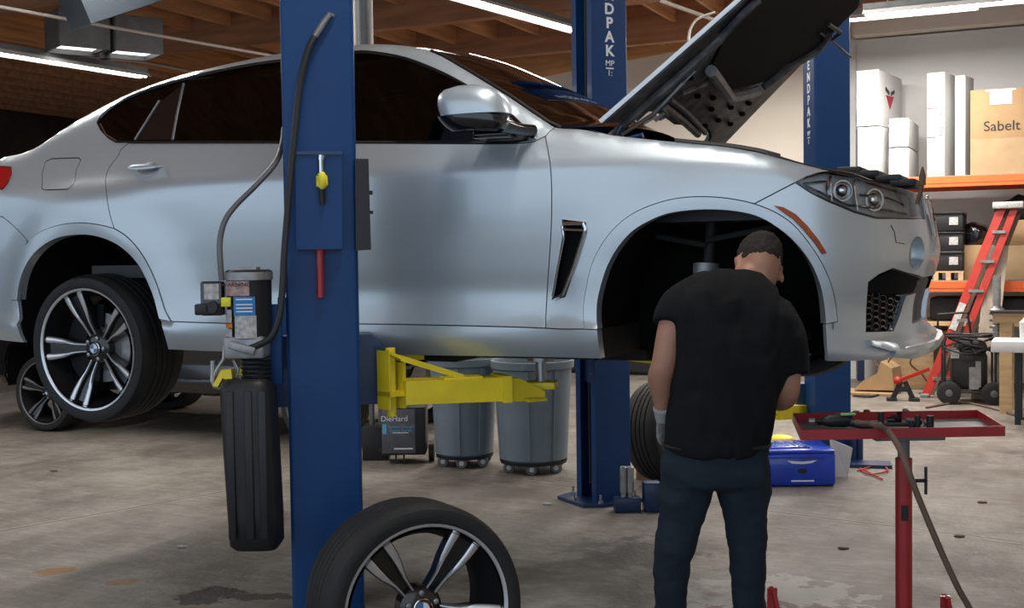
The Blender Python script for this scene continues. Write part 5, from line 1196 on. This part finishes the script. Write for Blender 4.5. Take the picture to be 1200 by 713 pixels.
# ------------------------------------------------------------------ pallet rack at the right
YR = 13.65; rx0, rx1 = at_y(992, 210, YR).x, at_y(1330, 210, YR).x; zu, zl_ = at_y(1140, 206, YR).z, at_y(1140, 330, YR).z; z3 = at_y(1140, 378, YR).z
rack = thing('pallet_rack', 'orange beamed pallet rack against the grey wall', 'rack', ((rx0+rx1)/2, YR+.5, 0))
for z, nm in ((zu, 'a'), (zl_, 'b')):
    for y in (YR, YR+1.0): mb = MB(); mb.box(((rx0+rx1)/2, y, z-.055), (rx1-rx0, .05, .11)); mb.box(((rx0+rx1)/2, y-.004, z-.055), (rx1-rx0, .052, .03)); obj('beam', mb, 'orange', rack)
    mb = MB(); mb.box(((rx0+rx1)/2, YR+.5, z+.004), (rx1-rx0, 1.0, .012)); obj('deck', mb, 'greyplank', rack)
mb = MB(); mb.box(((rx0+rx1)/2, YR+.5, z3-.02), (rx1-rx0, 1.0, .04)); obj('shelf_board', mb, 'wood', rack)
for x in (rx0, rx1):
    for y in (YR, YR+1.0): mb = MB(); mb.box((x, y, 1.5), (.07, .07, 3.0)); obj('upright', mb, 'bluedeep', rack)
def cornerbox(name, label, cat, m, pc, pl, pr_, yt, D, rz, z0, parts=None, group=None):
    """a box whose near vertical corner stands at photo column pc; faces reach columns pl and pr_"""
    P = at_y(pc, 250, D); P.z = 0; dA = Vector((-math.cos(rz), -math.sin(rz), 0)); dB = Vector((-math.sin(rz), math.cos(rz), 0))
    def solve(px, d): r = ray(px, 250); cr = lambda u, v: u.x*v.y-u.y*v.x; return -cr(P, r)/cr(d, r)
    la, lb = solve(pl, dA), solve(pr_, dB); la = min(max(la, .05), 1.5); lb = min(max(lb, .05), .95); zt = at_y(pc, yt, D).z
    t = thing(name, label, cat, P+dA*la/2+dB*lb/2+Vector((0, 0, z0)), rz, group); mb = MB(); mb.box((0, 0, (zt-z0)/2), (la, lb, zt-z0), bev=.006)
    o = obj('carton', mb, m, t, world=False); t['_d'] = 0; del t['_d']; return t, la, lb, zt-z0
U = zu+.012
t, la, lb, h = cornerbox('cardboard_box', 'white box directly below the box with the red triangle mark', 'box', 'white', 1032, 1005, 1041, 148, 13.75, R(-8), U)
t2, la2, lb2, h2 = cornerbox('cardboard_box', 'large white box with a red triangle mark on its side', 'box', 'white', 1030, 1004, 1086, 81, 13.75, R(-8), U+h+.014)
mb = MB(); X = la2/2+.002; mb.prism([(X, -.20, h2*.58), (X, .12, h2*.60), (X, -.04, h2*.34)], (.002, 0, 0)); mb.cm = 0
obj('triangle_mark', mb, 'redmark', t2, world=False)
mb = MB(); mb.beam((X+.003, -.22, h2*.70), (X+.003, -.07, h2*.63), .04, .004, up=(1, 0, 0)); mb.beam((X+.003, -.01, h2*.63), (X+.003, .14, h2*.70), .04, .004, up=(1, 0, 0)); obj('triangle_mark', mb, 'blackmark', t2, world=False)
sb = cornerbox('cardboard_box', 'small white box under another, left of the tall white cartons', 'box', 'white', 1065, 1042, 1086, 173, 13.72, R(0), U)
cornerbox('cardboard_box', 'small white box with one red line, on top of its twin', 'box', 'white', 1065, 1042, 1086, 138, 13.72, R(0), U+sb[3]+.014)
tt, la3, lb3, h3 = cornerbox('cardboard_box', 'tall white carton with red lines, the left of two', 'box', 'white', 1107, 1086.5, 1119, 84, 13.78, R(-12), U)
mb = MB(); 
for z in (h3*.66, h3*.38): mb.box((-la3*.22, -lb3/2-.001, z), (la3*.5, .002, .012))
text_mb('FRAGILE', .07, frame((la3*.36, -lb3/2-.0015, h3*.5), (0, 0, 1), (-1, 0, 0)), .0005, mb); obj('print', mb, 'redmark', tt, world=False, smooth=False)
cornerbox('cardboard_box', 'tall narrow white carton, the right of two', 'box', 'white', 1131, 1119, 1141, 88, 13.78, R(-12), U)
tS, laS, lbS, hS = cornerbox('cardboard_box', 'big brown cardboard box with black writing and a white label', 'box', 'card', 1235, 1137, 1262, 100, 13.75, R(2), U)
mb = MB(); text_mb('Sabelt', .15, frame((-laS*.12, -lbS/2-.002, hS*.56), (1, 0, 0), (0, 0, 1)), .001, mb); obj('writing', mb, 'blackmark', tS, world=False, smooth=False)
mb = MB(); mb.box((-laS*.13, -lbS/2-.002, hS*.90), (.22, .003, .15)); mb.box((-laS*.13, -lbS/2-.003, hS*.985), (.30, .004, .02)); obj('label', mb, 'white', tS, world=False)
mb = MB(); mb.box((0, -lbS/2-.0015, hS*.21), (laS, .003, hS*.42)); obj('lower_flap', mb, 'card2', tS, world=False)
L2 = zl_+.012
for i, (yt, w_) in enumerate(((290, 'lowest of the stack beside the car nose'), (264, 'middle of the stack beside the car nose'), (239, 'topmost of the stack beside the car nose'))):
    z0 = L2+.10+i*.215; a = at_y(1097, 300, 13.7); b_ = at_y(1126, 300, 13.7); t = thing('storage_case', 'black case with a white tag, '+w_, 'case', ((a.x+b_.x)/2, 13.95, z0)); wq = b_.x-a.x
    mb = MB(); mb.box((0, 0, .10), (wq+.05, .45, .20), bev=.015); obj('body', mb, 'black', t, world=False)
    mb = MB(); mb.box((0, -.005, .195), (wq+.06, .47, .022), bev=.004); obj('lid', mb, 'rimblack', t, world=False)
    mb = MB(); mb.box((.05, -.227, .11), (.09, .004, .085)); obj('tag', mb, 'label', t, world=False)
mb = MB(); a, b_ = at_y(1097, 318, 13.75), at_y(1126, 318, 13.75); 
for x in (a.x, b_.x, (a.x+b_.x)/2): mb.box((x, 13.95, L2+.04), (.05, .45, .08))
mb.box(((a.x+b_.x)/2, 13.95, L2+.09), (b_.x-a.x+.06, .45, .018)); one('pallet', mb, 'wood', 'small timber pallet under the stack of black cases', 'pallet', ((a.x+b_.x)/2, 13.95, L2))
t, *_r = cornerbox('cardboard_box', 'plain brown box behind the red ladder, right of the black cases', 'box', 'card', 1162, 1127, 1168, 287, 13.8, R(0), L2)
t, *_r = cornerbox('cardboard_box', 'lower brown box on the right end of the middle shelf', 'box', 'card2', 1232, 1174, 1240, 287, 13.75, R(0), L2)
t, *_r = cornerbox('cardboard_box', 'upper brown box on the right end of the middle shelf', 'box', 'card', 1232, 1176, 1240, 257, 13.75, R(0), L2+_r[2]+.002)
def heap(name, label, cat, m, c, r, seed, n=14):
    random.seed(seed); mb = MB(); mb.sphere((0, 0, r[2]), r, 22, 14)
    mb.v = [v+Vector((noise.noise(v*5+Vector((seed, 0, 0))), noise.noise(v*5+Vector((0, seed, 0))), noise.noise(v*6)*.8))*min(r)*.55 for v in mb.v]; zmin = min(v.z for v in mb.v)
    mb.v = [v+Vector((0, 0, -zmin)) for v in mb.v]
    o = obj(name, mb, m, None, sharp=80); o.location = c; return tag(o, label, cat)
p = at_y(1142, 285, 13.95); heap('tool_bag', 'black soft bag on the middle shelf between the cases and ladder', 'bag', 'blackgloss', (p.x, 14.10, L2+.30), (.15, .2, .15), 4)
p = at_y(1190, 257, 13.9); heap('tool_bag', 'black bag on top of the upper brown box at the right edge', 'bag', 'black', (p.x+.06, 14.1, L2+.27+.33), (.24, .2, .14), 9)
p = at_y(1118, 372, 12.6)
for i, (px, w_, dz) in enumerate(((1108, .34, .0), (1145, .32, .0), (1185, .36, .0))):
    c = at_y(px, 372, 13.8); mb = MB(); mb.box((c.x, 14.1, z3+.13), (w_, .5, .26), bev=.03); one('storage_crate', mb, 'black', ('dark crate on the low shelf beside the car nose', 'dark crate on the low shelf behind the ladder and plank', 'dark crate on the low shelf at the right edge')[i], 'crate', (c.x, 14.1, z3))
# plywood box, crumpled cardboard and things on the floor below the rack
t, la, lb, h = cornerbox('plywood_crate', 'pale plywood crate on the floor behind the car nose and ladder', 'crate', 'wood', 1094, 1040, 1120, 402, 13.95, R(4), 0)
t, *_r = cornerbox('cardboard_box', 'open white and brown box on the plywood crate', 'box', 'card2', 1108, 1080, 1122, 388, 14.0, R(0), h+.001)
P = at_z(1020, 458); cb_ = MB()
Lp = [(962, 451, 12.8), (1000, 449, 12.8), (1022, 447, 12.7), (1047, 458, 12.5), (1036, 461, 12.3), (985, 461, 12.4)]
f3 = [at_z(px, py+4, .0) for px, py in ((985, 458), (1045, 459), (1052, 452), (1000, 450))]
for i, (pts, m) in enumerate((([(1000, 457), (1048, 458), (1045, 432), (1032, 424), (1028, 438), (1012, 446)], 'card'),)):
    v = [at_y(x, y, 13.3) for x, y in pts]; zmin = min(q.z for q in v); v = [Vector((q.x, q.y, max(q.z, 0.0))) for q in v]; mb = MB(); mb.prism(v, (.05, .35, 0)); mb.prism([Vector((v[0].x-.4, 13.15, .004)), Vector((v[1].x, 13.15, .004)), Vector((v[1].x, 13.6, .004)), Vector((v[0].x-.4, 13.6, .004))], (0, 0, .02)); mb.prism([v[3], v[4], v[4]+Vector((.1, .3, -.25)), v[3]+Vector((.12, .3, -.2))], (0, 0, .006))
    one('cardboard_sheet', mb, m, 'crumpled brown cardboard on the floor beneath the car nose', 'cardboard', (v[0].x, 13.4, 0), smooth=False)
# ladder
ld = thing('step_ladder', 'red step ladder leaning against the rack at the right', 'ladder', at_z(1090, 463))
def rail(name, a, b_, w_, m='ladderred'):
    mb = MB(); mb.beam(a, b_, w_, .03, up=(0, -1, .2)); return obj(name, mb, m, ld)
F1, F2 = at_z(1084, 466), at_z(1104, 466); G1, G2 = at_y(1174, 244, 13.50), at_y(1189, 244, 13.50)
rail('rail', F1, G1, .085); rail('rail', F2, G2, .07)
F3, F4 = at_z(1092, 463), at_z(1112, 463); rail('rear_rail', F3, at_y(1182, 248, 13.57), .04, 'brown'); rail('rear_rail', F4, at_y(1195, 248, 13.57), .04, 'brown')
for i in range(6):
    f = .1+i*.155; a, b_ = F1.lerp(G1, f), F2.lerp(G2, f); mb = MB(); mb.beam(a, b_, .07, .03); obj('step', mb, 'alu', ld)
mb = MB(); mb.box((G1+G2)/2+Vector((0, 0, .03)), (.30, .14, .07), bev=.012); obj('top_cap', mb, 'label', ld)
mb = MB(); a, b_ = F1.lerp(G1, .36), F1.lerp(G1, .50); off = Vector((0, -.025, 0)); mb.beam(a+off, b_+off, .07, .004, up=(0, -1, .2)); obj('rail_label', mb, 'label', ld)
for p in (F1, F2): mb = MB(); mb.box(p+Vector((0, 0, .02)), (.09, .07, .04), bev=.008); obj('foot', mb, 'alu', ld)
mb = MB(); a = at_z(1153, 470); a.z = .0; mb.beam(at_z(1150, 469), at_y(1170, 288, 13.55), .20, .04, up=(0, -1, .1)); o = one('plank', mb, 'greyplank', 'weathered grey plank leaning right of the red ladder', 'plank', at_z(1150, 469))
# coil-over strut standing on the bench
cs = thing('coil_strut', 'grey coil spring strut standing behind the generator, before the plank', 'strut', at_y(1168, 395, 12.2))
c0 = at_y(1168, 395, 12.2); mb = MB(); mb.cyl(c0, c0+Vector((0, 0, .58)), .036, n=18); mb.lathe([(.07, .24), (.07, .26), (.03, .30)], 18, Matrix.Translation(c0)); obj('damper', mb, 'alu', cs)
mb = MB(); mb.tube([c0+Vector((.06*math.cos(a), .06*math.sin(a), .0+a*.010)) for a in [i*.4 for i in range(60)]], .008, 6); obj('spring', mb, 'steel', cs)
mb = MB(); mb.lathe([(.075, .235), (.06, .27), (.02, .31)], 18, Matrix.Translation(c0)); obj('top_mount', mb, 'alu', cs)
# timber bench with a white top
bn = thing('work_bench', 'pale timber bench frame at the right edge', 'bench', at_z(1188, 478))
mb = MB(); a = at_y(1172, 368, 12.3); mb.box((a.x+.55, 12.3, a.z-.03), (1.2, .5, .09)); obj('bench_top', mb, 'wood', bn)
for dx, dy in ((.06, -.18), (.06, .2), (1.0, -.18)): mb = MB(); mb.box((a.x+dx, 12.3+dy, (a.z-.07)/2), (.11, .09, a.z-.07)); obj('leg', mb, 'wood', bn)
mb = MB(); mb.box((a.x+.55, 12.1, a.z+.03), (1.24, .3, .02)); obj('edge_strip', mb, 'black', bn)
w0 = at_y(1161, 400, 11.3); wt = thing('side_table', 'white topped table with black legs at the right edge', 'table', (w0.x+.5, 11.55, 0))
mb = MB(); mb.box((w0.x+.5, 11.55, w0.z-.05), (1.0, .5, .10), bev=.01); obj('table_top', mb, 'white', wt)
for dx in (.22, .9):
    for dy in (.62, .98-.0): mb = MB(); mb.box((w0.x+dx, 10.75+dy, (w0.z-.1)/2), (.05, .05, w0.z-.1)); obj('leg', mb, 'black', wt)
mb = MB(); mb.lathe([(.07, 0), (.075, .16), (.05, .18), (.04, .2)], 18, Matrix.Translation((w0.x+.30, 11.5, w0.z))); one('paint_tin', mb, 'white', 'white tub standing on the white table at the right edge', 'tub', (w0.x+.30, 11.5, w0.z))
# generator on wheels
g0 = at_z(1133, 474); gen = thing('generator', 'black wheeled generator beside the red ladder', 'generator', (g0.x, g0.y+.2, 0), R(8)); k = dict(world=False)
mb = MB(); mb.box((0, 0, .34), (.34, .34, .36), bev=.04); mb.box((.03, 0, .56), (.28, .30, .14), bev=.05); obj('engine', mb, 'black', gen, **k)
mb = MB(); mb.box((.04, -.175, .26), (.09, .02, .22)); mb.box((.08, -.178, .3), (.05, .02, .26)); obj('side_cover', mb, 'alu', gen, **k)
mb = MB()
for y in (-.19, .19): mb.tube([(-.24, y, .12), (-.24, y, .62), (-.22, y, .68), (.22, y, .68), (.24, y, .62), (.24, y, .12), (-.24, y, .12)], .014)
mb.tube([(-.24, -.19, .5), (-.24, .19, .5)], .014); obj('frame', mb, 'black', gen, **k)
mb = MB(); mb.tube([(-.22, -.15, .64), (-.30, -.16, .78), (-.30, -.16, .90), (-.02, -.16, .92), (.0, -.15, .8), (.02, -.14, .62)], .012); obj('handle', mb, 'black', gen, **k)
for x in (-.2, .22):
    mb = MB(); mb.lathe([(.02, -.03), (.085, -.035), (.115, -.025), (.115, .025), (.085, .035), (.02, .03)], 24, Matrix.Translation((x, -.24, .115)), 'y'); wq = obj('wheel', mb, 'tyre', gen, **k)
    mb = MB(); mb.lathe([(.01, -.045), (.035, -.04), (.035, -.03)], 14, Matrix.Translation((x, -.24, .115)), 'y'); obj('hub', mb, 'galv', wq, **k)
mb = MB(); mb.box((-.14, -.18, .5), (.08, .02, .08)); obj('tag', mb, 'label', gen, **k)
random.seed(2); mb = MB()
for i in range(5): mb.tube(crom([Vector((random.uniform(-.25, .3), random.uniform(-.24, -.16), random.uniform(.5, .72))) for _ in range(5)], 5), .009)
obj('coiled_lead', mb, 'black', gen, **k)
# jack stand and cables
j0 = at_z(1058, 470); js = thing('jack_stand', 'small black and red jack stand on the floor left of the ladder', 'jack stand', (j0.x, j0.y, 0), .2)
mb = MB()
for s in (-1, 1): mb.beam((s*.10, 0, .02), (s*.02, 0, .20), .05, .02, up=(0, 1, 0)); mb.box((s*.11, 0, .015), (.10, .14, .03))
mb.box((0, 0, .12), (.12, .05, .05)); obj('base', mb, 'black', js, **k)
mb = MB(); mb.beam((-.06, 0, .20), (.26, .02, .33), .05, .035); mb.sphere((-.05, -.01, .21), .045, 10, 8); obj('jack_arm', mb, 'ladderred', js, **k)
random.seed(11)
for i in range(3):
    p = at_z(1025+i*26, 462); pts = [p+Vector((random.uniform(-.12, .12), random.uniform(-.1, .1), .012+.14*j+(.05 if j else 0))) for j in range(4)]; mb = MB(); mb.tube(crom([p+Vector((0, 0, .008))]+pts, 4), .010)
    one('lead', mb, 'brown', ('twisted dark lead on the floor, the left of three by the jack stand', 'twisted dark lead on the floor, the middle of three by the jack stand', 'twisted dark lead on the floor, the right of three by the jack stand')[i], 'lead', p)
mb = MB(); mb.tube(crom([at_z(x, y, .012) for x, y in ((1000, 464), (1022, 465), (1040, 459), (1058, 455))], 6), .011); one('floor_cable', mb, 'black', 'black cable on the floor beneath the car nose', 'cable', at_z(1022, 465, .0))
mb = MB(); mb.tube(crom([at_z(x, y, .012) for x, y in ((1085, 478), (1125, 472), (1160, 478), (1200, 490), (1240, 498))], 6), .010); one('floor_cable', mb, 'brown', 'brown cable on the floor in front of the generator', 'cable', at_z(1125, 472, .0))
mb = MB(); mb.tube(crom([at_z(x, y, .012) for x, y in ((1005, 552), (1030, 545), (1040, 552), (1018, 556), (1008, 549), (1034, 562))], 6), .006); one('air_line', mb, 'ladderred', 'thin red line curled on the floor beside the background post', 'air line', at_z(1030, 545, .0))
# ------------------------------------------------------------------ middle distance under the car
def bin_(px, py, w_, h, label):
    p = at_z(px, py); t = thing('waste_bin', label, 'waste bin', (p.x, p.y+.2, 0), YAW); k = dict(world=False)
    mb = MB(); r = w_/2; mb.lathe([(.002, .085), (r*.80, .085), (r*.86, .10), (r*.99, h-.06), (r*1.05, h-.05), (r*1.06, h), (r*.98, h), (r*.95, h-.05), (r*.82, .12), (.002, .12)], 40, cap=False); body = obj('body', mb, 'bin', t, **k)
    for a in (-100, -55, 125): mb = MB(); x, y = math.cos(R(a)), math.sin(R(a)); mb.beam((x*r*.875, y*r*.875, .11), (x*r*1.0, y*r*1.0, h-.06), .035, .02, up=(x, y, 0)); obj('rib', mb, 'bin', body, **k)
    mb = MB(); mb.lathe([(.02, .065), (r*.84, .065), (r*.86, .085), (.02, .085)], 32); obj('dolly', mb, 'black', t, **k)
    for a in (-150, -95, -40, 30, 90): 
        x, y = r*.72*math.cos(R(a)), r*.72*math.sin(R(a)); mb = MB(); mb.lathe([(.004, -.016), (.036, -.016), (.042, -.01), (.042, .01), (.036, .016), (.004, .016)], 18, Matrix.Translation((x, y, .042)), 'y'); cw = obj('caster', mb, 'galv', t, **k)
        mb = MB(); mb.lathe([(.003, -.02), (.018, -.018), (.018, -.012)], 12, Matrix.Translation((x, y, .042)), 'y'); obj('caster_hub', mb, 'white', cw, **k)
    return t
b1 = bin_(530, 550, .50, .80, 'grey round waste bin on casters, the left of two under the yellow arm')
b2 = bin_(612, 557, .57, .80, 'grey round waste bin on casters, the right of two, beside the far blue post')
p = at_z(470, 544); bc = thing('battery_charger', 'grey fronted wheeled charger with blue and white print left of the bins', 'charger', (p.x-.03, p.y+.12, 0), YAW); k = dict(world=False)
mb = MB(); mb.box((0, 0, .25), (.33, .30, .36), bev=.01); obj('cabinet', mb, 'black', bc, **k)
mb = MB(); mb.box((-.035, -.153, .25), (.25, .006, .33), bev=.002); fp = obj('front_panel', mb, mat('grey_panel', (.13, .13, .15), .5, nz=.3, nscale=15), bc, **k)
mb = MB(); text_mb('DieHard', .058, frame((-.065, -.158, .345), (1, 0, 0), (0, 0, 1)), .001, mb); obj('lettering', mb, 'whitepaint', fp, smooth=False, **k)
mb = MB(); text_mb('Battery Charger', .030, frame((-.015, -.158, .285), (1, 0, 0), (0, 0, 1)), .001, mb); text_mb('Engine Starter', .030, frame((-.015, -.158, .256), (1, 0, 0), (0, 0, 1)), .001, mb); mb.box((-.14, -.157, .268), (.03, .002, .075)); obj('lettering', mb, mat('pale_blue_print', (.15, .45, .7), .5), fp, smooth=False, **k)
mb = MB(); mb.box((-.02, -.157, .24), (.12, .002, .006)); mb.box((0, -.157, .12), (.14, .002, .010)); obj('lettering', mb, 'whitepaint', fp, **k)
mb = MB(); mb.lathe([(.02, -.02), (.075, -.02), (.075, .02), (.02, .02)], 20, Matrix.Translation((.20, 0, .075)), 'x'); mb.lathe([(.02, -.02), (.075, -.02), (.075, .02), (.02, .02)], 20, Matrix.Translation((-.19, .1, .075)), 'x'); obj('wheel', mb, 'black', bc, **k)
mb = MB()
for x in (-.06, .0): mb.box((x, -.12, .035), (.012, .02, .07))
obj('foot', mb, 'black', bc, **k)
p = at_z(430, 541); mb = MB(); mb.box((p.x, p.y+.15, .13), (.20, .24, .26), rz=YAW, bev=.01); one('small_case', mb, 'black', 'small black case on the floor between the near post and the charger', 'case', (p.x, p.y+.15, 0))
mb = MB(); random.seed(8)
mb.tube([(p.x-.04, p.y+.15, .26), (p.x-.04, p.y+.15, .55)], .022); mb.tube([(p.x+.03, p.y+.18, .26), (p.x+.03, p.y+.18, .62)], .028); one('cylinder_rack', mb, 'galv', 'grey cylinders standing on the small black case', 'cylinder', (p.x, p.y+.15, .26))
# dark saloon parked behind: built from the same kind of panels
dx, dy, dz = -8.50-AR, 8.02-Y0, 0
rootd = thing('car', 'black car parked in the background behind the silver car', 'car', (-6.9, 9.0, 0))
dwz = -(hub.z-.34)
for o in [x for x in bpy.data.objects if x.parent == car and x.type == 'MESH' and x.name.split('.')[0] in ('body_side', 'front_door', 'rear_door', 'front_wing', 'front_bumper', 'rear_bumper', 'side_skirt', 'wheel_arch_trim', 'fuel_flap', 'roof', 'rear_window', 'tailgate', 'windscreen', 'rear_side_window', 'front_side_window', 'inner_skin', 'nose_panel', 'rear_panel', 'underbody', 'wheel_well', 'tail_light', 'headlight_housing', 'headlight_lens', 'kidney_grille', 'door_handle')]:
    c = o.copy(); c.data = o.data.copy(); C.objects.link(c); c.parent = rootd; c.location = Vector((dx, dy, dwz+.06))+Vector(car.location)-Vector(rootd.location)
    if c.name.startswith('kidney'): c.name = 'grille'
    for i, m in enumerate(c.data.materials):
        if m == M_['paint']: c.data.materials[i] = M_['paint_black']
mb = MB(); pts = []
x0, x1 = -1.68+dx, -.75+dx; zz = 2.03+dwz+.06
vs = []; nn_ = 8
for i in range(nn_+1):
    for j in range(9):
        x = x0+(x1-x0)*i/nn_; t_ = j/8; y = (Y0+.13+dy)+2*(YC-Y0-.13)*t_; vs.append((x, y, zz-.02-.10*(i/nn_)**2+.05*(1-(2*t_-1)**2)))
mb.add(vs, [(i*9+j, (i+1)*9+j, (i+1)*9+j+1, i*9+j+1) for i in range(nn_) for j in range(8)]); obj('bonnet', mb, 'paint_black', rootd)
for xx, yy, rzz in ((-8.50, 8.05, 0), (AF+dx, 8.05, 0), (-8.50, 2*(YC+dy)-8.05, PI), (AF+dx, 2*(YC+dy)-8.05, PI)):
    e = bpy.data.objects.new('wheel', None); C.objects.link(e); e.parent = rootd; e.location = Vector((xx, yy, .36))-rootd.location
    wheel(e, Matrix.Translation((xx, yy, .356)) @ Matrix.Rotation(rzz, 4, 'Z'), turn=R(90), face='galv', disc=False)
# tyre and cardboard behind the mechanic
q0 = at_z(800, 571); ty = thing('tyre', 'old tyre leaning behind the mechanic beside the far blue post', 'tyre', (q0.x, q0.y+.14, 0), R(68))
Tt = Matrix.Translation((q0.x, q0.y+.14, .36)) @ Matrix.Rotation(R(68), 4, 'Z') @ Matrix.Rotation(R(-6), 4, 'X')
wheel(ty, Tt, turn=.3, face='galv', disc=False)
mb = MB(); a = at_z(742, 566); mb.prism([a+Vector((-.02, .12, .0)), a+Vector((.40, .25, .0)), a+Vector((.38, .27, .05)), a+Vector((.05, .16, .34)), a+Vector((-.02, .14, .34))], (-.012, .03, 0)); one('cardboard_sheet', mb, 'card', 'sheet of brown cardboard standing right of the far blue post', 'cardboard', a+Vector((.1, .15, 0)))
# blue plastic case
p0_ = at_z(926, 572); bb = thing('plastic_case', 'bright blue plastic case on the floor right of the mechanic', 'case', (p0_.x-.08, p0_.y+.22, 0), YAW-R(1)); k = dict(world=False); Wb = .58
mb = MB(); mb.box((0, 0, .115), (Wb, .42, .22), bev=.02); obj('body', mb, 'bluebox', bb, **k)
mb = MB(); mb.box((0, 0, .232), (Wb-.01, .42, .022), bev=.008); mb.box((-.05, .02, .246), (Wb-.2, .30, .012), bev=.005); mb.box((-.05, -.215, .20), (Wb-.04, .012, .02), bev=.003); obj('lid', mb, 'bluebox', bb, **k)
mb = MB(); X0 = .07; mb.prism([(X0-.10, -.2115, .175), (X0, -.2115, .168), (X0+.10, -.2115, .178), (X0+.06, -.2115, .158), (X0, -.2115, .152), (X0-.07, -.2115, .156)], (0, -.002, 0)); mb.box((X0+.0, -.2115, .040), (.15, .002, .010)); obj('emblem', mb, 'whitepaint', bb, **k)
mb = MB(); mb.lathe([(.002, -.214), (.028, -.214), (.034, -.208)], 20, Matrix.Translation((X0, 0, .105)) @ Matrix.Diagonal((1, 1, .55, 1)), 'y'); obj('recess', mb, 'blackmark', bb, **k)
random.seed(6); mb = MB()
for i in range(8): x = -.24+i*.05; mb.tube(crom([Vector((x+random.uniform(-.03, .03), random.uniform(-.15, .15), .255)) for _ in range(4)], 4), .003, 5)
obj('lid_print', mb, mat('pale_blue_scribble', (.2, .35, .8), .4), bb, **k)
a = at_z(980, 560); mb = MB(); mb.prism([a+Vector((-.02, 0, 0)), a+Vector((.07, .05, 0)), a+Vector((.10, .06, .20)), a+Vector((-.03, .0, .26))], (-.02, .04, 0)); one('funnel', mb, 'white', 'pale translucent panel standing right of the blue case', 'panel', a)
p = at_z(915, 520); heap('rag', 'crumpled yellow rag lying behind the blue case', 'rag', 'yellow', (p.x, p.y, 0), (.10, .07, .035), 3)
# low dark cabinets along the back wall, seen beneath the car
for i, x in enumerate((-8.2, -7.0, -5.8, -4.6)):
    mb = MB(); mb.box((x, 14.85, .55), (1.1, .7, 1.1), bev=.01); t = thing('cabinet', 'dark low cabinet standing against the back wall behind the cars', 'cabinet', (x, 14.85, 0), group='dark cabinets along the back wall'); obj('cabinet_body', mb, 'under', t)
    for s in (-1, 1): mb = MB(); mb.box((x+s*.27, 14.485, .55), (.52, .02, 1.02)); d_ = obj('door', mb, 'black', t); mb = MB(); mb.box((x+s*.06, 14.465, .7), (.015, .02, .12)); obj('handle', mb, 'steel', d_)
# small litter on the floor
for i, (px, py, w_) in enumerate(((62, 553, 'left of the middle, under the rear wheel'), (212, 642, 'left of the black oil tank'), (640, 592, 'in front of the far post base'), (1123, 630, 'right of the red stand'), (987, 644, 'left of the red stand'), (1150, 590, 'near the right edge'))):
    p = at_z(px, py); mb = MB(); mb.sphere((p.x, p.y, .006), (.025, .014, .008), 8, 5); mb.sphere((p.x+.02, p.y+.01, .005), (.014, .010, .007), 8, 5); one('debris', mb, 'label' if i in (1, 2) else 'brown', 'small bit of litter on the concrete '+w_, 'litter', (p.x, p.y, 0))['kind'] = 'thing'
# ================================================================== light
w = bpy.data.worlds.new('sky'); sc.world = w; w.use_nodes = True
bg = w.node_tree.nodes['Background']; bg.inputs[0].default_value = (.70, .84, 1.0, 1); bg.inputs[1].default_value = 1.25
sc.view_settings.exposure = 0.0
